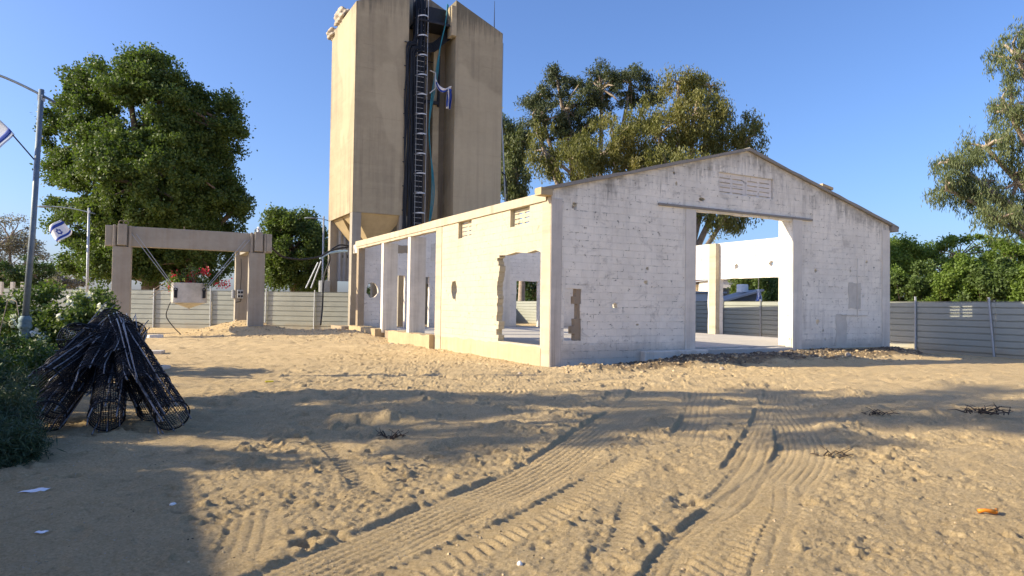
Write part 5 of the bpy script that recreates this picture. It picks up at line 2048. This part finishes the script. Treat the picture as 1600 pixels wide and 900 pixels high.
# rubble: larger stones as things, crumbs as stuff
rub = [(1325, 553, .17, 'pale stone against the foot of the gable wall near its right end'),
       (612, 536, .13, 'pale broken stone on the rubble below the open bays'), (632, 538, .10, 'smaller broken stone below the first fin column'),
       (602, 527, .15, 'block fragment lying against the warehouse plinth gap'), (1128, 566, .12, 'stone on the earth bank below the big door'),
       (812, 585, .08, 'small grey stone before the warehouse corner'), (893, 566, .14, 'dark rubble lump at the foot of the wall corner'),
       (935, 567, .16, 'dark rubble lump below the narrow wall hole'), (960, 562, .15, 'dark earth lump left of the wall footing'),
       (490, 512, .12, 'stone on the sand heap left of the silo'), (455, 520, .12, 'stone on the sand heap right of the concrete frame'),
       (812, 882, .035, 'small white stone at bottom centre'), (270, 790, .03, 'small white stone left of the sunlit patch')]
for i, (px, py, r0, lab) in enumerate(rub):
    p = onground(px, py)
    o = MB().rock((0, 0, 0), r0, .7).build('stone', M['darkstone'] if 'dark' in lab else (M['white'] if 'white' in lab else M['stone']), None)
    sb = o.modifiers.new('sub', 'SUBSURF')
    sb.levels = sb.render_levels = 1
    o.location = p + Vector((0, 0, r0 * .25))
    tag(o, lab, 'stone', 'loose stones')
rp = random.Random(77)
pts_, rad_ = [], []
for k in range(6000):
    q = rp.random()
    if k > 2600 or q < .34:
        P = gnd(rp.uniform(0, 1600), 900 - 300 * rp.random() ** 1.3)
        r0 = rp.uniform(.002, .0055) * (1 + 1.6 * (rp.random() > .96))
    elif q < .7:
        P = B(rp.uniform(-.3, 14.6), -abs(rp.gauss(.5, .7)) - .1)
        r0 = rp.uniform(.015, .06)
    elif q < .85:
        P = B(-abs(rp.gauss(.3, .6)) - .1, rp.uniform(0, 18.5))
        r0 = rp.uniform(.015, .05)
    else:
        P = gnd(rp.uniform(260, 1600), rp.uniform(575, 640))
        r0 = rp.uniform(.008, .022)
    pts_.append((P.x, P.y))
    rad_.append(r0)

for k in range(1300):
    q = rp.random()
    cx, cy, sx, sy = (-12.6, 32.4, 2.2, 1.3) if q < .3 else ((-9.6, 30.8, 3.0, 1.5) if q < .8 else (-7.5, 31.5, 2.0, 1.6))
    pts_.append((rp.gauss(cx, sx), rp.gauss(cy, sy)))
    rad_.append(rp.uniform(.02, .05) * (1 + 1.2 * (rp.random() > .95)))


def scatter(name, pts, rads, mat, label, cat):
    a = np.array(pts)
    Z = height(a[:, 0], a[:, 1])
    mb = MB()
    for (x, y), z, r0 in zip(pts, Z, rads):
        mb.rock((x, y, z), r0, .7)
    o = mb.build(name, mat, None)
    tag(o, label, cat, kind='stuff')


scatter('gravel', pts_, rad_, M['clod'], 'scattered crumbs and pebbles on the sand', 'gravel')
pts_, rad_ = [], []
for k in range(1500):
    P = B(rp.uniform(.3, 14.4), -abs(rp.gauss(.25, .45)) - .1)
    pts_.append((P.x, P.y))
    rad_.append(rp.uniform(.02, .075))
scatter('earth_crumbs', pts_, rad_, M['darkstone'], 'dark earth crumbs along the foot of the gable wall', 'rubble')

# dumped sheet at the right fence
p = onground(1590, 556)
o = corrugated('loose_metal_sheet', 1.5, .8, .2, .015, M['fence'], None, Matrix.Translation(p + Vector((-.45, -.1, .05))) @ Matrix.Rotation(R(-25), 4, 'Z') @ Matrix.Rotation(R(-55), 4, 'X'))
tag(o, 'loose grey sheet leaning at the foot of the right fence', 'metal sheet')

# ------------------------------------------------------------------ far buildings through the door
def house(name, label, px0, px1, ytop, Y, depth, mat, roof=None, wins=(), cat='house', slope=0.0, roofmat=None):
    a = at(px0, ytop, Y)
    b_ = at(px1, ytop, Y)
    H = (a.z + b_.z) / 2
    W = b_.x - a.x
    root = empty(name, ((a.x + b_.x) / 2, Y, 0), 0, label, cat)
    holes = [rect(x * W - W / 2, z, (x + w_) * W - W / 2, z + h_) for (x, z, w_, h_) in wins]
    fr = frame_matrix((0, 0, 0), (1, 0, 0))
    plate('front_wall', [(-W / 2, -.3), (W / 2, -.3), (W / 2, H + slope), (-W / 2, H)], holes, -.25, 0, mat, root, fr)
    plate('walls', [(-W / 2 + .005, -.3), (W / 2 - .005, -.3), (W / 2 - .005, H + slope - .004), (-W / 2 + .005, H - .004)], [], -depth, -.252, mat, root, fr)
    for (x, z, w_, h_) in wins:
        MB().box(((x + w_ / 2) * W - W / 2, .08, z + h_ / 2), (w_ * W - .02, .03, h_ - .02)).build('window', M['glass'], root)
    ov = .1 if slope else .4
    k_ = slope / W
    plate('roof', [(-W / 2 - ov, H - ov * k_ + .003), (W / 2 + ov, H + slope + ov * k_ + .003), (W / 2 + ov, H + slope + ov * k_ + .12), (-W / 2 - ov, H - ov * k_ + .12)], [], -depth - .2, .15, roofmat or M['roof_grey'], root, fr)
    if roof == 'pitch':
        vs = [(-W / 2 - .4, -.4, H), (W / 2 + .4, -.4, H), (W / 2 + .4, depth + .4, H), (-W / 2 - .4, depth + .4, H), (-W / 2 - .4, depth / 2, H + 1.8), (W / 2 + .4, depth / 2, H + 1.8)]
        vs = [(x, y, z + .22) for x, y, z in vs]
        MB().add(vs, [(0, 1, 5, 4), (2, 3, 4, 5), (0, 4, 3), (1, 2, 5), (3, 2, 1, 0)]).build('tiled_roof', M['tile'], root)
    return root


house('dark_shed', 'dark grey sheet metal shed with a slanting roof seen through the big door', 1126, 1190, 474, 43, 3.5, M['shed'], cat='shed', slope=.75)
house('low_workshop', 'low pale workshop with a grey roof left of the dark shed', 1062, 1126, 458, 48, 6, M['house'], cat='workshop', roofmat=M['roof_grey'])
house('white_house', 'white house with an arch shaped dark window above the shed roof', 1118, 1166, 438, 75, 8, M['house'], None, ((.25, 2.6, .3, 1.2), (.7, 3.2, .15, .8)))
house('sand_coloured_house', 'sand coloured house with tiled roof left of the white house', 1070, 1118, 445, 82, 8, M['house_y'], 'pitch', ((.2, 2.4, .2, .9), (.65, 2.4, .2, .9)))
house('small_white_house', 'small white house right of the shed before the green bush', 1186, 1204, 466, 60, 5, M['house'], 'pitch', ((.3, 1.0, .35, .8),))
# water tank on the shed roof
p = at(1160, 457, 44.5)
o = MB().lathe([(.001, 0), (.36, 0), (.36, .45), (.33, .5), (.001, .52)], (0, 0, 0), 20).build('water_tank', M['white'], None)
o.location = (p.x, p.y, p.z + .02)
tag(o, 'white water tank standing on the dark shed roof', 'water tank')
p = at(1111, 476, 33)
o = MB().lathe([(.001, -.12), (.16, -.08), (.2, 0), (.16, .08), (.001, .12)], (0, 0, 0), 14).build('warning_light', M['orange'], None)
o.location = (at(1108, 476, 47.9).x, 47.6, at(1108, 476, 47.9).z)
tag(o, 'orange round lamp on the wall of the low pale workshop', 'lamp')

# ------------------------------------------------------------------ out of frame, casting the long shadows
we = Vector((-12.6, 4.9, 0))
bl = empty('neighbouring_block', we, 0, 'plain rendered building standing left of the camera whose shadow falls on the yard', 'building')
wx = Vector((.474, -.88, 0)).normalized()
o = MB().box((0, 0, 0), (16, 6, 5.0)).build('walls', M['house'], bl)
o.matrix_local = Matrix.Translation(wx * 8 + Vector((wx.y, -wx.x, 0)) * 3.02 + Vector((0, 0, 2.5))) @ Matrix.Rotation(math.atan2(wx.y, wx.x), 4, 'Z')
for k in range(3):
    o = MB().box((0, 0, 0), (1.2, .1, 1.1)).build('window', M['glass'], bl)
    o.matrix_local = Matrix.Translation(wx * (3 + 5 * k) + Vector((wx.y, -wx.x, 0)) * -.03 + Vector((0, 0, 2.0))) @ Matrix.Rotation(math.atan2(wx.y, wx.x), 4, 'Z')


def shade_tree(label, x, y, lobes, n, nl, seed, cr=(.5, 1.0), shell=.4):
    make_tree('yard_tree', label, (x, y, 0), .3, 2.4, lobes, n, nl, (.22, .12), M['l_mid'], M['bark'], 0, cr, shell, 'trees left of the camera', seed=seed)


shade_tree('leafy tree left of the camera just beyond the rendered building', -13.5, 7.6,
           [(-13.5, 5.2, 4.6, 1.6, .5, 1.5), (-13.5, 6.6, 5.0, 1.6, .28, 1.3), (-13.5, 7.9, 5.4, 1.7, .6, 2.2), (-13.5, 9.9, 5.6, 1.6, .7, 2.0), (-13.5, 7.6, 2.9, 1.5, 2.8, .8), (-13.4, 6.2, 4.0, 1.2, .7, .6)], 84, 13000, 201, (.25, .55))
shade_tree('taller tree farther left whose shadow bands cross the sand', -20, 5.9, [(-20, 5.5, 11.0, 2.6, 1.6, 2.6), (-20, 7.9, 13.6, 2.4, 1.5, 2.4), (-21, 5.4, 15.5, 2.2, 1.6, 2.5), (-20, 8.6, 9.2, 2, 1.0, 1.2)], 52, 7500, 202, (.35, .7))
shade_tree('tall slim tree farthest left of the yard', -27, 6.2, [(-27, 6.8, 15.5, 2.2, 1.4, 3.0), (-27, 5.2, 19.0, 2.2, 1.6, 2.6), (-28, 8.0, 21.0, 2, 1.2, 1.8)], 36, 5000, 203, (.4, .8))
